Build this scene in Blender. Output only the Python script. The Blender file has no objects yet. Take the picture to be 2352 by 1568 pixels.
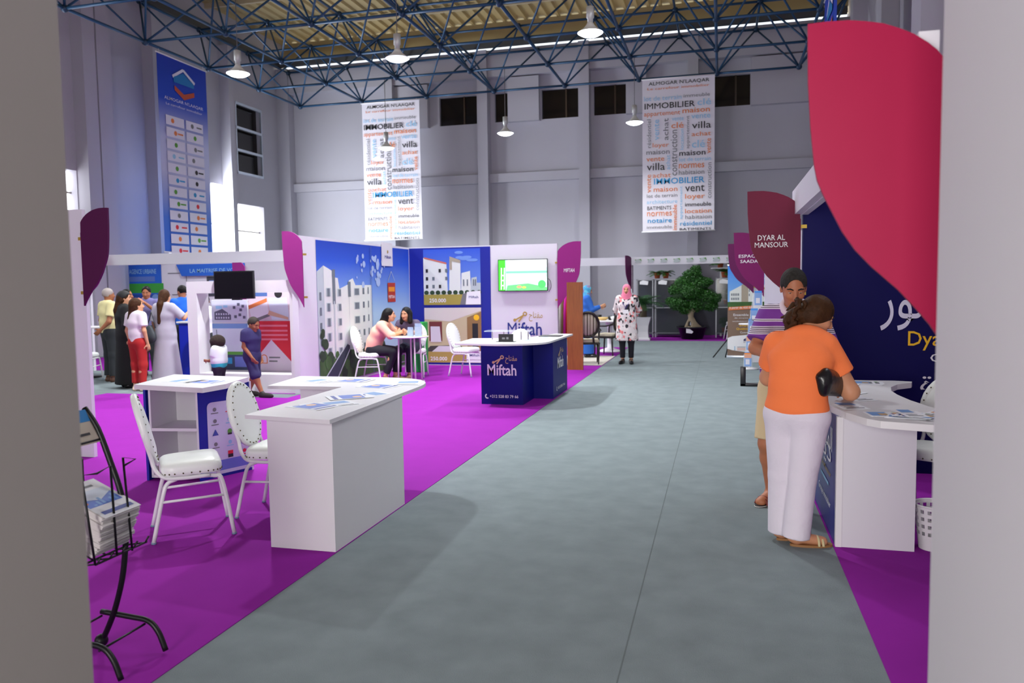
import bpy, bmesh, math, random
import numpy as np
from mathutils import Vector, Matrix
SC = bpy.context.scene
COL = SC.collection
PI = math.pi
random.seed(7)

# ------------------------------------------------------------------ camera
cd = bpy.data.cameras.new('camera'); cam = bpy.data.objects.new('camera', cd); COL.objects.link(cam)
_r = Vector((0.96645478, 0.25644948, -0.01410059)); _u = Vector((-0.00472928, 0.07266069, 0.99734551)); _f = Vector((-0.2567933, 0.96382264, -0.07143609))
_m = Matrix((_r, _u, -_f)).transposed().to_4x4(); _m.translation = Vector((0, 0, 1.62))
cam.matrix_world = _m
cd.sensor_width = 36.0; cd.lens = 36.0*1804/2352; cd.clip_start = 0.05; cd.clip_end = 200
cd.dof.use_dof = True; cd.dof.focus_distance = 6.0; cd.dof.aperture_fstop = 2.8
SC.camera = cam

# ------------------------------------------------------------------ world, light, exposure
w = bpy.data.worlds.new('world'); SC.world = w; w.use_nodes = True
w.node_tree.nodes['Background'].inputs[0].default_value = (0.86, 0.93, 1.0, 1)
w.node_tree.nodes['Background'].inputs[1].default_value = 1.1
SC.view_settings.view_transform = 'Standard'; SC.view_settings.look = 'None'
SC.view_settings.exposure = 0.60; SC.view_settings.gamma = 1.0; SC.view_settings.use_curve_mapping = False

def area(name, loc, target, sx, sy, power, col):
    l = bpy.data.lights.new(name, 'AREA'); l.shape = 'RECTANGLE'; l.size = sx; l.size_y = sy
    l.energy = power; l.color = col
    o = bpy.data.objects.new(name, l); COL.objects.link(o); o.location = loc
    o.rotation_euler = (Vector(target)-Vector(loc)).to_track_quat('-Z', 'Y').to_euler()
    return o
# far left panel is window daylight; the rest are added fill without a source
area('fill_left_wall', (-14.9, 10.5, 5.2), (-3, 10.5, 1.0), 9, 4.5, 300, (0.88, 0.93, 1.0))  # added fill; the side wall has no windows along here
area('daylight_left_far', (-15.05, 20.5, 3.7), (-6, 24, 2.5), 2.6, 2.4, 500, (0.88, 0.93, 1.0))
area('fill_right_wall', (3.4, 8.5, 6.3), (-6, 14, 1.5), 9, 2.5, 260, (0.9, 0.94, 1.0))  # added fill; the right wall is solid, no clerestory

area('fill_front_passage', (-1.3, -2.8, 1.75), (-.6, 6, 1.5), 2.8, 2.4, 265, (1.0, 0.96, 0.93))  # added frontal fill behind the camera, no gate is built there
area('fill_front_hall', (-6.5, -2.9, 2.6), (-5.0, 12, 1.6), 7, 3.0, 130, (0.97, 0.97, 1.0))  # added wide fill from behind for surfaces facing the camera
# ------------------------------------------------------------------ materials
def lin(c):
    c = c/255.0
    return c/12.92 if c <= 0.04045 else ((c+0.055)/1.055)**2.4
MATS = {}
def M(name, rgb=None, rough=0.6, metal=0.0, emit=0.0, noise=0.0, scale=20.0, bump=0.0, alpha=1.0, trans=0.0, coat=0.0, spec=0.5):
    if name in MATS: return MATS[name]
    m = bpy.data.materials.new(name); m.use_nodes = True
    nt = m.node_tree; b = nt.nodes['Principled BSDF']
    c = tuple(lin(v) for v in rgb)+(1,)
    b.inputs['Base Color'].default_value = c
    b.inputs['Roughness'].default_value = rough; b.inputs['Metallic'].default_value = metal
    b.inputs['Specular IOR Level'].default_value = spec
    if emit: b.inputs['Emission Color'].default_value = c; b.inputs['Emission Strength'].default_value = emit
    if alpha < 1: b.inputs['Alpha'].default_value = alpha
    if trans: b.inputs['Transmission Weight'].default_value = trans
    if coat: b.inputs['Coat Weight'].default_value = coat; b.inputs['Coat Roughness'].default_value = 0.1
    if noise or bump:
        tc = nt.nodes.new('ShaderNodeTexCoord'); n = nt.nodes.new('ShaderNodeTexNoise'); n.inputs['Scale'].default_value = scale
        n.inputs['Detail'].default_value = 5
        nt.links.new(tc.outputs['Object'], n.inputs['Vector'])
        if noise:
            mx = nt.nodes.new('ShaderNodeMix'); mx.data_type = 'RGBA'
            mx.inputs[6].default_value = tuple(max(0, v*(1-noise)) for v in c[:3])+(1,)
            mx.inputs[7].default_value = tuple(min(1, v*(1+noise)) for v in c[:3])+(1,)
            nt.links.new(n.outputs['Fac'], mx.inputs[0]); nt.links.new(mx.outputs[2], b.inputs['Base Color'])
        if bump:
            bp = nt.nodes.new('ShaderNodeBump'); bp.inputs['Strength'].default_value = bump; bp.inputs['Distance'].default_value = 0.01
            nt.links.new(n.outputs['Fac'], bp.inputs['Height']); nt.links.new(bp.outputs[0], b.inputs['Normal'])
    MATS[name] = m
    return m
def ramp_mat(name, stops, axis='Z', lo=0.0, hi=1.0, rough=0.6, const=False, extra=None):
    if name in MATS: return MATS[name]
    m = bpy.data.materials.new(name); m.use_nodes = True; nt = m.node_tree; b = nt.nodes['Principled BSDF']
    tc = nt.nodes.new('ShaderNodeTexCoord'); sp = nt.nodes.new('ShaderNodeSeparateXYZ'); nt.links.new(tc.outputs['Object'], sp.inputs[0])
    mr = nt.nodes.new('ShaderNodeMapRange'); mr.inputs[1].default_value = lo; mr.inputs[2].default_value = hi
    nt.links.new(sp.outputs[axis], mr.inputs[0])
    src = mr.outputs[0]
    if extra:
        f = nt.nodes.new('ShaderNodeMath'); f.operation = 'FRACT'
        mu = nt.nodes.new('ShaderNodeMath'); mu.operation = 'MULTIPLY'; mu.inputs[1].default_value = extra
        nt.links.new(src, mu.inputs[0]); nt.links.new(mu.outputs[0], f.inputs[0]); src = f.outputs[0]
    r = nt.nodes.new('ShaderNodeValToRGB'); e = r.color_ramp.elements
    if const: r.color_ramp.interpolation = 'CONSTANT'
    for i, (p, c) in enumerate(stops):
        el = e[i] if i < 2 else e.new(p)
        el.position = p; el.color = tuple(lin(v) for v in c)+(1,)
    nt.links.new(src, r.inputs[0]); nt.links.new(r.outputs[0], b.inputs['Base Color']); b.inputs['Roughness'].default_value = rough
    MATS[name] = m
    return m
def voro_mat(name, stops, scale, rough=0.7, stretch=(1, 1, 1)):
    m = bpy.data.materials.new(name); m.use_nodes = True; nt = m.node_tree; b = nt.nodes['Principled BSDF']
    tc = nt.nodes.new('ShaderNodeTexCoord'); mp = nt.nodes.new('ShaderNodeMapping'); mp.inputs['Scale'].default_value = stretch
    v = nt.nodes.new('ShaderNodeTexVoronoi'); v.inputs['Scale'].default_value = scale
    nt.links.new(tc.outputs['Object'], mp.inputs[0]); nt.links.new(mp.outputs[0], v.inputs['Vector'])
    sp = nt.nodes.new('ShaderNodeSeparateColor'); nt.links.new(v.outputs['Color'], sp.inputs[0])
    r = nt.nodes.new('ShaderNodeValToRGB'); r.color_ramp.interpolation = 'CONSTANT'; e = r.color_ramp.elements
    for i, (p, c) in enumerate(stops):
        el = e[i] if i < 2 else e.new(p)
        el.position = p; el.color = tuple(lin(x) for x in c)+(1,)
    nt.links.new(sp.outputs[0], r.inputs[0]); nt.links.new(r.outputs[0], b.inputs['Base Color']); b.inputs['Roughness'].default_value = rough
    MATS[name] = m
    return m

# ------------------------------------------------------------------ object helpers
def tag(o, label=None, cat=None, group=None, kind=None):
    if label: o['label'] = label
    if cat: o['category'] = cat
    if group: o['group'] = group
    if kind: o['kind'] = kind
    return o
def thing(name, label, cat, loc=(0, 0, 0), rotz=0.0, group=None):
    o = bpy.data.objects.new(name, None); COL.objects.link(o); o.empty_display_size = 0.1
    o.location = loc; o.rotation_euler = (0, 0, rotz)
    return tag(o, label, cat, group)
def new_obj(name, me, parent=None, smooth=None):
    o = bpy.data.objects.new(name, me); COL.objects.link(o)
    if parent: o.parent = parent
    if smooth is not None:
        me.polygons.foreach_set('use_smooth', [smooth]*len(me.polygons))
    return o
class MB:
    """collects faces and links them as one mesh object"""
    def __init__(s): s.v = []; s.f = []; s.mi = []; s.sm = []; s.mats = []
    def mat(s, m):
        if m not in s.mats: s.mats.append(m)
        return s.mats.index(m)
    def add(s, verts, faces, m, smooth=False):
        k = len(s.v); i = s.mat(m)
        s.v += [tuple(v) for v in verts]
        for f in faces: s.f.append(tuple(k+j for j in f)); s.mi.append(i); s.sm.append(smooth)
        return s
    def box(s, a, b, m, R=None, c=None, bev=0.0):
        x0, y0, z0 = (min(a[i], b[i]) for i in range(3)); x1, y1, z1 = (max(a[i], b[i]) for i in range(3))
        if bev <= 0:
            v = [(x0,y0,z0),(x1,y0,z0),(x1,y1,z0),(x0,y1,z0),(x0,y0,z1),(x1,y0,z1),(x1,y1,z1),(x0,y1,z1)]
            f = [(0,3,2,1),(4,5,6,7),(0,1,5,4),(1,2,6,5),(2,3,7,6),(3,0,4,7)]
            sm = False
        else:
            bm = bmesh.new(); bmesh.ops.create_cube(bm, size=1)
            for q in bm.verts: q.co = Vector(((x0+x1)/2+q.co.x*(x1-x0), (y0+y1)/2+q.co.y*(y1-y0), (z0+z1)/2+q.co.z*(z1-z0)))
            bmesh.ops.bevel(bm, geom=bm.edges[:], offset=bev, segments=3, profile=0.5, affect='EDGES')
            v = [q.co[:] for q in bm.verts]; f = [[q.index for q in fc.verts] for fc in bm.faces]; bm.free(); sm = True
        if R is not None:
            c = Vector(c or ((x0+x1)/2, (y0+y1)/2, (z0+z1)/2))
            v = [tuple(R @ (Vector(p)-c)+c) for p in v]
        return s.add(v, f, m, sm)
    def prism(s, pts, z0, z1, m, frame=None, smooth=False):
        """polygon (counter clockwise) extruded; frame maps (u,v,w) to xyz"""
        n = len(pts); fr = frame or (lambda u, v, w_: (u, v, w_))
        v = [fr(p[0], p[1], z0) for p in pts]+[fr(p[0], p[1], z1) for p in pts]
        f = [tuple(range(n-1, -1, -1)), tuple(range(n, 2*n))]
        s.add(v, f, m, False)
        return s.add(v, [(i, (i+1) % n, n+(i+1) % n, n+i) for i in range(n)], m, smooth)
    def tube(s, path, r, m, n=8, closed=False, caps=True, flat=1.0):
        P = [Vector(p) for p in path]; N = len(P); rs = r if isinstance(r, (list, tuple)) else [r]*N
        v = []; prev = None
        for i in range(N):
            if closed: t = P[(i+1) % N]-P[(i-1) % N]
            else: t = P[min(i+1, N-1)]-P[max(i-1, 0)]
            t.normalize()
            if prev is None:
                a = Vector((0, 0, 1)) if abs(t.z) < 0.9 else Vector((0, 1, 0))
                x = t.cross(a).normalized()
            else: x = (prev-t*prev.dot(t)).normalized()
            prev = x; y = t.cross(x)
            for k in range(n):
                a = 2*PI*k/n
                v.append(tuple(P[i]+x*math.cos(a)*rs[i]+y*math.sin(a)*rs[i]*flat))
        f = []
        for i in range(N if closed else N-1):
            j = (i+1) % N
            for k in range(n): f.append((i*n+k, i*n+(k+1) % n, j*n+(k+1) % n, j*n+k))
        if caps and not closed: f.append(tuple(range(n-1, -1, -1))); f.append(tuple((N-1)*n+k for k in range(n)))
        return s.add(v, f, m, n > 4)
    def lathe(s, prof, m, c=(0, 0, 0), n=24, ax=None, sx=1.0, sy=1.0):
        """profile of (radius, height) turned about z at c"""
        v = []; R = ax
        for (r, z) in prof:
            for k in range(n):
                a = 2*PI*k/n; p = Vector((r*math.cos(a)*sx, r*math.sin(a)*sy, z))
                if R is not None: p = R @ p
                v.append(tuple(p+Vector(c)))
        f = []
        for i in range(len(prof)-1):
            for k in range(n): f.append((i*n+k, i*n+(k+1) % n, (i+1)*n+(k+1) % n, (i+1)*n+k))
        if prof[0][0] > 0.0005: f.append(tuple(range(n-1, -1, -1)))
        if prof[-1][0] > 0.0005: f.append(tuple((len(prof)-1)*n+k for k in range(n)))
        return s.add(v, f, m, True)
    def ell(s, c, r, m, R=None, n=12, k=8):
        prof = [(math.sin(PI*i/k), -math.cos(PI*i/k)) for i in range(k+1)]
        v = []
        for (q, z) in prof:
            for j in range(n):
                a = 2*PI*j/n; p = Vector((q*math.cos(a)*r[0], q*math.sin(a)*r[1], z*r[2]))
                if R is not None: p = R @ p
                v.append(tuple(p+Vector(c)))
        f = [(i*n+j, i*n+(j+1) % n, (i+1)*n+(j+1) % n, (i+1)*n+j) for i in range(k) for j in range(n)]
        return s.add(v, f, m, True)
    def build(s, name, parent=None, world=True, merge=False):
        me = bpy.data.meshes.new(name); v = s.v
        if parent is not None and world:
            inv = (Matrix.Translation(root_loc(parent)) @ Matrix.Rotation(root_rot(parent), 4, 'Z')).inverted()
            v = [tuple(inv @ Vector(p)) for p in v]
        me.from_pydata(v, [], s.f)
        for m in s.mats: me.materials.append(m)
        me.polygons.foreach_set('material_index', s.mi); me.polygons.foreach_set('use_smooth', s.sm)
        if merge:
            bm = bmesh.new(); bm.from_mesh(me); bmesh.ops.remove_doubles(bm, verts=bm.verts, dist=1e-5); bm.to_mesh(me); bm.free()
        me.update()
        o = bpy.data.objects.new(name, me); COL.objects.link(o)
        if parent: o.parent = parent
        return o
def root_loc(o):
    while o.parent: o = o.parent
    return o.location
def root_rot(o):
    while o.parent: o = o.parent
    return o.rotation_euler[2]
def dup(root, loc, rotz, label=None, group=None):
    r = root.copy(); COL.objects.link(r); r.location = loc; r.rotation_euler = (0, 0, rotz)
    if label: r['label'] = label
    if group: r['group'] = group
    for ch in list(root.children):
        c = ch.copy(); COL.objects.link(c); c.parent = r
        for g in ch.children:
            d = g.copy(); COL.objects.link(d); d.parent = c
    return r
def arc(c, r, a0, a1, n=8, ry=None):
    ry = r if ry is None else ry
    return [(c[0]+r*math.cos(math.radians(a0+(a1-a0)*i/n)), c[1]+ry*math.sin(math.radians(a0+(a1-a0)*i/n))) for i in range(n+1)]
def bez(pts, n=6):
    """Catmull-Rom through 3D points"""
    P = [Vector(p) for p in pts]; P = [P[0]*2-P[1]]+P+[P[-1]*2-P[-2]]; out = []
    for i in range(1, len(P)-2):
        for k in range(n):
            t = k/n; a, b, c, d = P[i-1], P[i], P[i+1], P[i+2]
            out.append(0.5*((2*b)+(c-a)*t+(2*a-5*b+4*c-d)*t*t+(3*b-a-3*c+d)*t**3))
    out.append(P[-2]); return out

# ------------------------------------------------------------------ printed graphics: flat shapes and lettering in one mesh
_tc = {}
def glyphs(sx, weight=0.0):
    key = (sx, weight)
    if key not in _tc and len(sx) > 1 and (weight > .005 or ord(max(sx)) > 0x600):   # letter by letter, so touching letters do not cut holes
        V, F, I = [], [], []
        for i, ch in enumerate(sx):
            if ch == ' ': continue
            v, f, _ = glyphs(ch, 0.0 if ch == 'M' else weight); w_, _, _ = glyphs1(sx[:i+1], 0.0); s1, _, _ = glyphs1(ch, 0.0)
            if not v: continue
            dx = max(p[0] for p in w_)-max(p[0] for p in s1); k = len(V)
            V += [(x+dx, y) for x, y in v]; F += [tuple(j+k for j in q) for q in f]; I += [i]*len(v)
        _tc[key] = (V, F, I)
        return _tc[key]
    return glyphs1(sx, weight)
def glyphs1(sx, weight=0.0):
    key = (sx, weight, 1)
    if key not in _tc:
        c = bpy.data.curves.new('lettering', 'FONT'); c.body = sx; c.offset = weight; c.resolution_u = 2
        o = bpy.data.objects.new('lettering', c); me = o.to_mesh()
        v = [(p.co.x, p.co.y) for p in me.vertices]; f = [tuple(q.vertices) for q in me.polygons]
        o.to_mesh_clear(); bpy.data.objects.remove(o); bpy.data.curves.remove(c)
        par = list(range(len(v)))
        def fd(i):
            while par[i] != i: par[i] = par[par[i]]; i = par[i]
            return i
        for q in f:
            for k in q[1:]: par[fd(q[0])] = fd(k)
        ids = {}; isl = [ids.setdefault(fd(i), len(ids)) for i in range(len(v))]
        _tc[key] = (v, f, isl)
    return _tc[key]
class Print:
    """origin o, unit vectors U (right) and V (up) on the surface; layers lift off along the normal"""
    def __init__(s, o, U, V, lift=0.0015):
        s.o = Vector(o); s.U = Vector(U).normalized(); s.V = Vector(V).normalized(); s.N = s.U.cross(s.V); s.mb = MB(); s.k = 0; s.l = lift
    def P(s, u, v, k): return tuple(s.o+s.U*u+s.V*v+s.N*(s.l*k))
    def poly(s, pts, m, layer=None):
        s.k = layer if layer is not None else s.k; s.n = getattr(s, 'n', 0)+1
        s.mb.add([s.P(u, v, 1+s.k+.05*(s.n % 19)) for u, v in pts], [tuple(range(len(pts)))], m); return s
    def rect(s, x0, y0, x1, y1, m, layer=0): return s.poly([(x0, y0), (x1, y0), (x1, y1), (x0, y1)], m, layer)
    def disc(s, x, y, rx, m, layer=1, ry=None, n=20): return s.poly(arc((x, y), rx, 0, 360*(n-1)/n, n-1, ry), m, layer)
    def ring(s, x, y, r0, r1, m, layer=1, a0=0, a1=360, n=24):
        o_, i_ = arc((x, y), r1, a0, a1, n), arc((x, y), r0, a0, a1, n)
        for k in range(n): s.poly([i_[k], o_[k], o_[k+1], i_[k+1]], m, layer)
        return s
    def line(s, p, q, t, m, layer=1):
        d = Vector((q[0]-p[0], q[1]-p[1])); d.normalize(); n = Vector((-d.y, d.x))*t/2
        return s.poly([(p[0]-n.x, p[1]-n.y), (q[0]-n.x, q[1]-n.y), (q[0]+n.x, q[1]+n.y), (p[0]+n.x, p[1]+n.y)], m, layer)
    def text(s, t, x0, y0, x1, y1, m, layer=2, weight=0.0, rot=0, keep=False):
        """lettering filling the box; rot=90 reads upward"""
        v, f, isl = glyphs(t, weight*.3)
        if not v: return s
        ax, bx = min(p[0] for p in v), max(p[0] for p in v); ay, by = min(p[1] for p in v), max(p[1] for p in v)
        q = []
        for (x, y) in v:
            a, b = (x-ax)/max(bx-ax, 1e-6), (y-ay)/max(by-ay, 1e-6)
            if rot == 90: q.append((x1-b*(x1-x0), y0+a*(y1-y0)))
            else: q.append((x0+a*(x1-x0), y0+b*(y1-y0)))
        s.mb.add([s.P(u, v_, 1+layer+.14*(i_ % 7)) for (u, v_), i_ in zip(q, isl)], f, m); return s
    def build(s, name, parent): return s.mb.build(name, parent)

# ------------------------------------------------------------------ smooth figures: signed distances meshed with surface nets
def surface_nets(F, o, h, Lb):
    S = F < 0
    c = np.zeros(tuple(n-1 for n in F.shape), np.int8)
    for i in (0, 1):
        for j in (0, 1):
            for k in (0, 1): c += S[i:F.shape[0]-1+i, j:F.shape[1]-1+j, k:F.shape[2]-1+k]
    mx = (c > 0) & (c < 8); ii = np.argwhere(mx)
    idx = -np.ones(mx.shape, np.int64); idx[mx] = np.arange(len(ii))
    acc = np.zeros((len(ii), 3)); cnt = np.zeros(len(ii))
    for ax in range(3):
        oth = [a for a in range(3) if a != ax]
        for p in (0, 1):
            for q in (0, 1):
                off = np.zeros(3, int); off[oth[0]] = p; off[oth[1]] = q; e = off.copy(); e[ax] = 1
                A = F[tuple((ii+off).T)]; B = F[tuple((ii+e).T)]; cr = (A < 0) != (B < 0)
                t = np.where(cr, A/np.where(cr, A-B, 1), 0)
                pt = np.tile(off.astype(float), (len(ii), 1)); pt[:, ax] += t
                acc[cr] += pt[cr]; cnt[cr] += 1
    V = (ii+acc/cnt[:, None])*h+o
    quads = []
    for ax in range(3):
        a, b = [x for x in range(3) if x != ax]
        sl0 = [slice(1, -1)]*3; sl0[ax] = slice(0, -1); sl1 = list(sl0); sl1[ax] = slice(1, None)
        A = S[tuple(sl0)]; B = S[tuple(sl1)]; base = np.array([1, 1, 1]); base[ax] = 0
        for flip in (False, True):
            w_ = np.argwhere((A & ~B) if not flip else (~A & B))+base
            if len(w_) == 0: continue
            da = np.zeros(3, int); da[a] = 1; db = np.zeros(3, int); db[b] = 1
            q = np.stack([idx[tuple((w_-da-db).T)], idx[tuple((w_-db).T)], idx[tuple(w_.T)], idx[tuple((w_-da).T)]], 1)
            fl = (ax == 1) != flip
            quads.append(q[:, ::-1] if fl else q)
    return V, np.concatenate(quads), (Lb[tuple(ii.T)] if Lb is not None else None)
class Sdf:
    def __init__(s): s.p = []; s.clips = []
    def cone(s, a, b, ra, rb, k=0.03, lat=None, flat=1.0, capb=False, capa=False, op='u'):
        s.p.append(('c', np.array(a, float), np.array(b, float), ra, rb, k, None if lat is None else np.array(lat, float)/np.linalg.norm(lat), flat, capa, capb, op)); return s
    def ell(s, c, r, k=0.02, R=None, op='u'):
        s.p.append(('e', np.array(c, float), np.array(r, float), k, np.eye(3) if R is None else np.array(R, float), op)); return s
    def clip(s, pt, n): s.clips.append((np.array(pt, float), np.array(n, float)/np.linalg.norm(n))); return s
    def mesh(s, h=0.01):
        lo = np.full(3, 1e9); hi = -lo
        bb = []
        for p in s.p:
            if p[0] == 'c':
                r = max(p[3], p[4])*max(1.0, p[7]); l, u = np.minimum(p[1], p[2])-r, np.maximum(p[1], p[2])+r
            else: r = max(p[2]); l, u = p[1]-r, p[1]+r
            bb.append((l, u))
            if p[-1] == 'u': lo = np.minimum(lo, l); hi = np.maximum(hi, u)
        lo -= 0.04; hi += 0.04
        n = np.ceil((hi-lo)/h).astype(int)+1
        F = np.full(n, 0.5, np.float32)
        for p, (l, u) in zip(s.p, bb):
            mg = 0.07
            a = np.maximum(((l-mg-lo)/h).astype(int), 0); b = np.minimum(((u+mg-lo)/h).astype(int)+2, n)
            if np.any(b <= a): continue
            g = [np.arange(a[i], b[i])*h+lo[i] for i in range(3)]
            X, Y, Z = np.meshgrid(*g, indexing='ij')
            if p[0] == 'c':
                _, A, B, ra, rb, k, lat, flat, capa, capb, op = p
                x, y, z = X-A[0], Y-A[1], Z-A[2]; d = B-A
                if lat is not None and flat != 1.0:
                    q = (x*lat[0]+y*lat[1]+z*lat[2])*(1-1/flat)
                    x, y, z = x-q*lat[0], y-q*lat[1], z-q*lat[2]
                    d = d-lat*(d@lat)*(1-1/flat)
                L2 = max(d@d, 1e-9); t0 = (x*d[0]+y*d[1]+z*d[2])/L2; t = np.clip(t0, 0, 1)
                D = np.sqrt((x-t*d[0])**2+(y-t*d[1])**2+(z-t*d[2])**2)-(ra+(rb-ra)*t)
                L = math.sqrt(L2)
                if capb: D = np.maximum(D, (t0-1)*L)
                if capa: D = np.maximum(D, -t0*L)
            else:
                _, C, r, k, R, op = p
                x, y, z = X-C[0], Y-C[1], Z-C[2]
                qx = (x*R[0, 0]+y*R[1, 0]+z*R[2, 0])/r[0]; qy = (x*R[0, 1]+y*R[1, 1]+z*R[2, 1])/r[1]; qz = (x*R[0, 2]+y*R[1, 2]+z*R[2, 2])/r[2]
                D = (np.sqrt(qx*qx+qy*qy+qz*qz)-1)*float(np.mean(r))*0.8
            sl = tuple(slice(a[i], b[i]) for i in range(3)); G = F[sl]
            if op == 'u':
                hh = np.maximum(k-np.abs(G-D), 0)/max(k, 1e-6); F[sl] = np.minimum(G, D)-hh*hh*k*0.25
            else: F[sl] = np.maximum(G, -D)
        if s.clips:
            g = [np.arange(n[i])*h+lo[i] for i in range(3)]
            for (c, nn) in s.clips:
                D = ((g[0]-c[0])*nn[0])[:, None, None]+((g[1]-c[1])*nn[1])[None, :, None]+((g[2]-c[2])*nn[2])[None, None, :]
                F = np.maximum(F, D.astype(np.float32))
        F[0] = F[-1] = 0.5; F[:, 0] = F[:, -1] = 0.5; F[:, :, 0] = F[:, :, -1] = 0.5
        V, Q, _ = surface_nets(F, lo, h, None)
        return V, Q
    def build(s, name, m, parent=None, h=0.01, local=True):
        V, Q = s.mesh(h)
        me = bpy.data.meshes.new(name); me.from_pydata(V.tolist(), [], Q.tolist()); me.materials.append(m)
        me.polygons.foreach_set('use_smooth', [True]*len(me.polygons)); me.update()
        return new_obj(name, me, parent)
# ------------------------------------------------------------------ people
SKIN = dict(rough=0.55, noise=0.06, scale=14)
def skin(n, c): return M('skin_'+n, c, **SKIN)
def v3(*a): return np.array(a, float)
def skeleton(h=1.7, female=False, **ov):
    k = h/1.7; sw = 0.165 if female else 0.19
    J = dict(pelvis=v3(0, 0, .93), waist=v3(0, 0.0, 1.08), chest=v3(0, 0, 1.27), neck=v3(0, -.01, 1.45), head=v3(0, .02, 1.585),
             shR=v3(sw, -.01, 1.40), elR=v3(sw+.055, -.03, 1.12), wrR=v3(sw+.06, .03, .88), shL=v3(-sw, -.01, 1.40), elL=v3(-sw-.055, -.03, 1.12), wrL=v3(-sw-.06, .03, .88),
             hipR=v3(.085, 0, .90), knR=v3(.095, .015, .49), anR=v3(.10, -.01, .085), toR=v3(.12, .15, .03),
             hipL=v3(-.085, 0, .90), knL=v3(-.095, .015, .49), anL=v3(-.10, -.01, .085), toL=v3(-.12, .15, .03))
    J = {a: b*k for a, b in J.items()}
    for a, b in ov.items(): J[a] = np.array(b, float)
    return J
def unit(a): a = np.array(a, float); return a/max(np.linalg.norm(a), 1e-9)
def head_frame(fwd, roll=0.0):
    f = unit(fwd); r = unit(np.cross(f, [0, 0, 1])); u = np.cross(r, f)
    if roll: r, u = r*math.cos(roll)+u*math.sin(roll), u*math.cos(roll)-r*math.sin(roll)
    return np.stack([r, f, u], 1)      # columns: right, forward, up
def torso_prims(S, J, g, hipw, belly, chestd, inf=0.0, down=0.0, k=0.05):
    ls = unit(J['shR']-J['shL']); lh = unit(J['hipR']-J['hipL'])
    S.cone(J['pelvis']-(0, 0, down), J['waist'], .10*g*hipw+inf, .092*g*belly+inf, k, lh, 1.42)
    S.cone(J['waist'], J['chest'], .092*g*belly+inf, .105*g*chestd+inf, k, ls, 1.4)
    S.cone(J['chest'], (J['neck']*0.75+J['chest']*0.25), .105*g*chestd+inf, .075*g+inf, k, ls, 1.5)
    S.cone(J['shR']*0.93+J['shL']*0.07-(0, 0, .015), J['shL']*0.93+J['shR']*0.07-(0, 0, .015), .052*g+inf, .052*g+inf, k)
def hand_prims(S, w_, d, n, side, curl=0.5, g=1.0):
    """palm, four unequal fingers with a knuckle bend and a thumb leaving the side of the palm"""
    d = unit(d); n = unit(n-d*(n@d)); s_ = np.cross(d, n)*side
    pc = w_+d*.045*g
    S.ell(pc, (.040*g, .050*g, .015*g), .012, np.stack([s_, d, n], 1))
    for i, L in enumerate((.068, .078, .073, .058)):
        b = w_+d*.082*g+s_*(.0285-.019*i)*g
        m_ = b+unit(d+n*curl*.6)*L*.5*g; e = m_+unit(d+n*curl*2.2)*L*.5*g
        S.cone(b, m_, .0095*g, .009*g, .006); S.cone(m_, e, .009*g, .0078*g, .004)
    b = w_+d*.025*g+s_*.032*g; m_ = b+unit(d*.7+s_*.8+n*.3)*.038*g; e = m_+unit(d*.9+s_*.25+n*.4)*.032*g
    S.cone(b, m_, .0125*g, .0105*g, .012); S.cone(m_, e, .0105*g, .009*g, .004)
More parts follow.
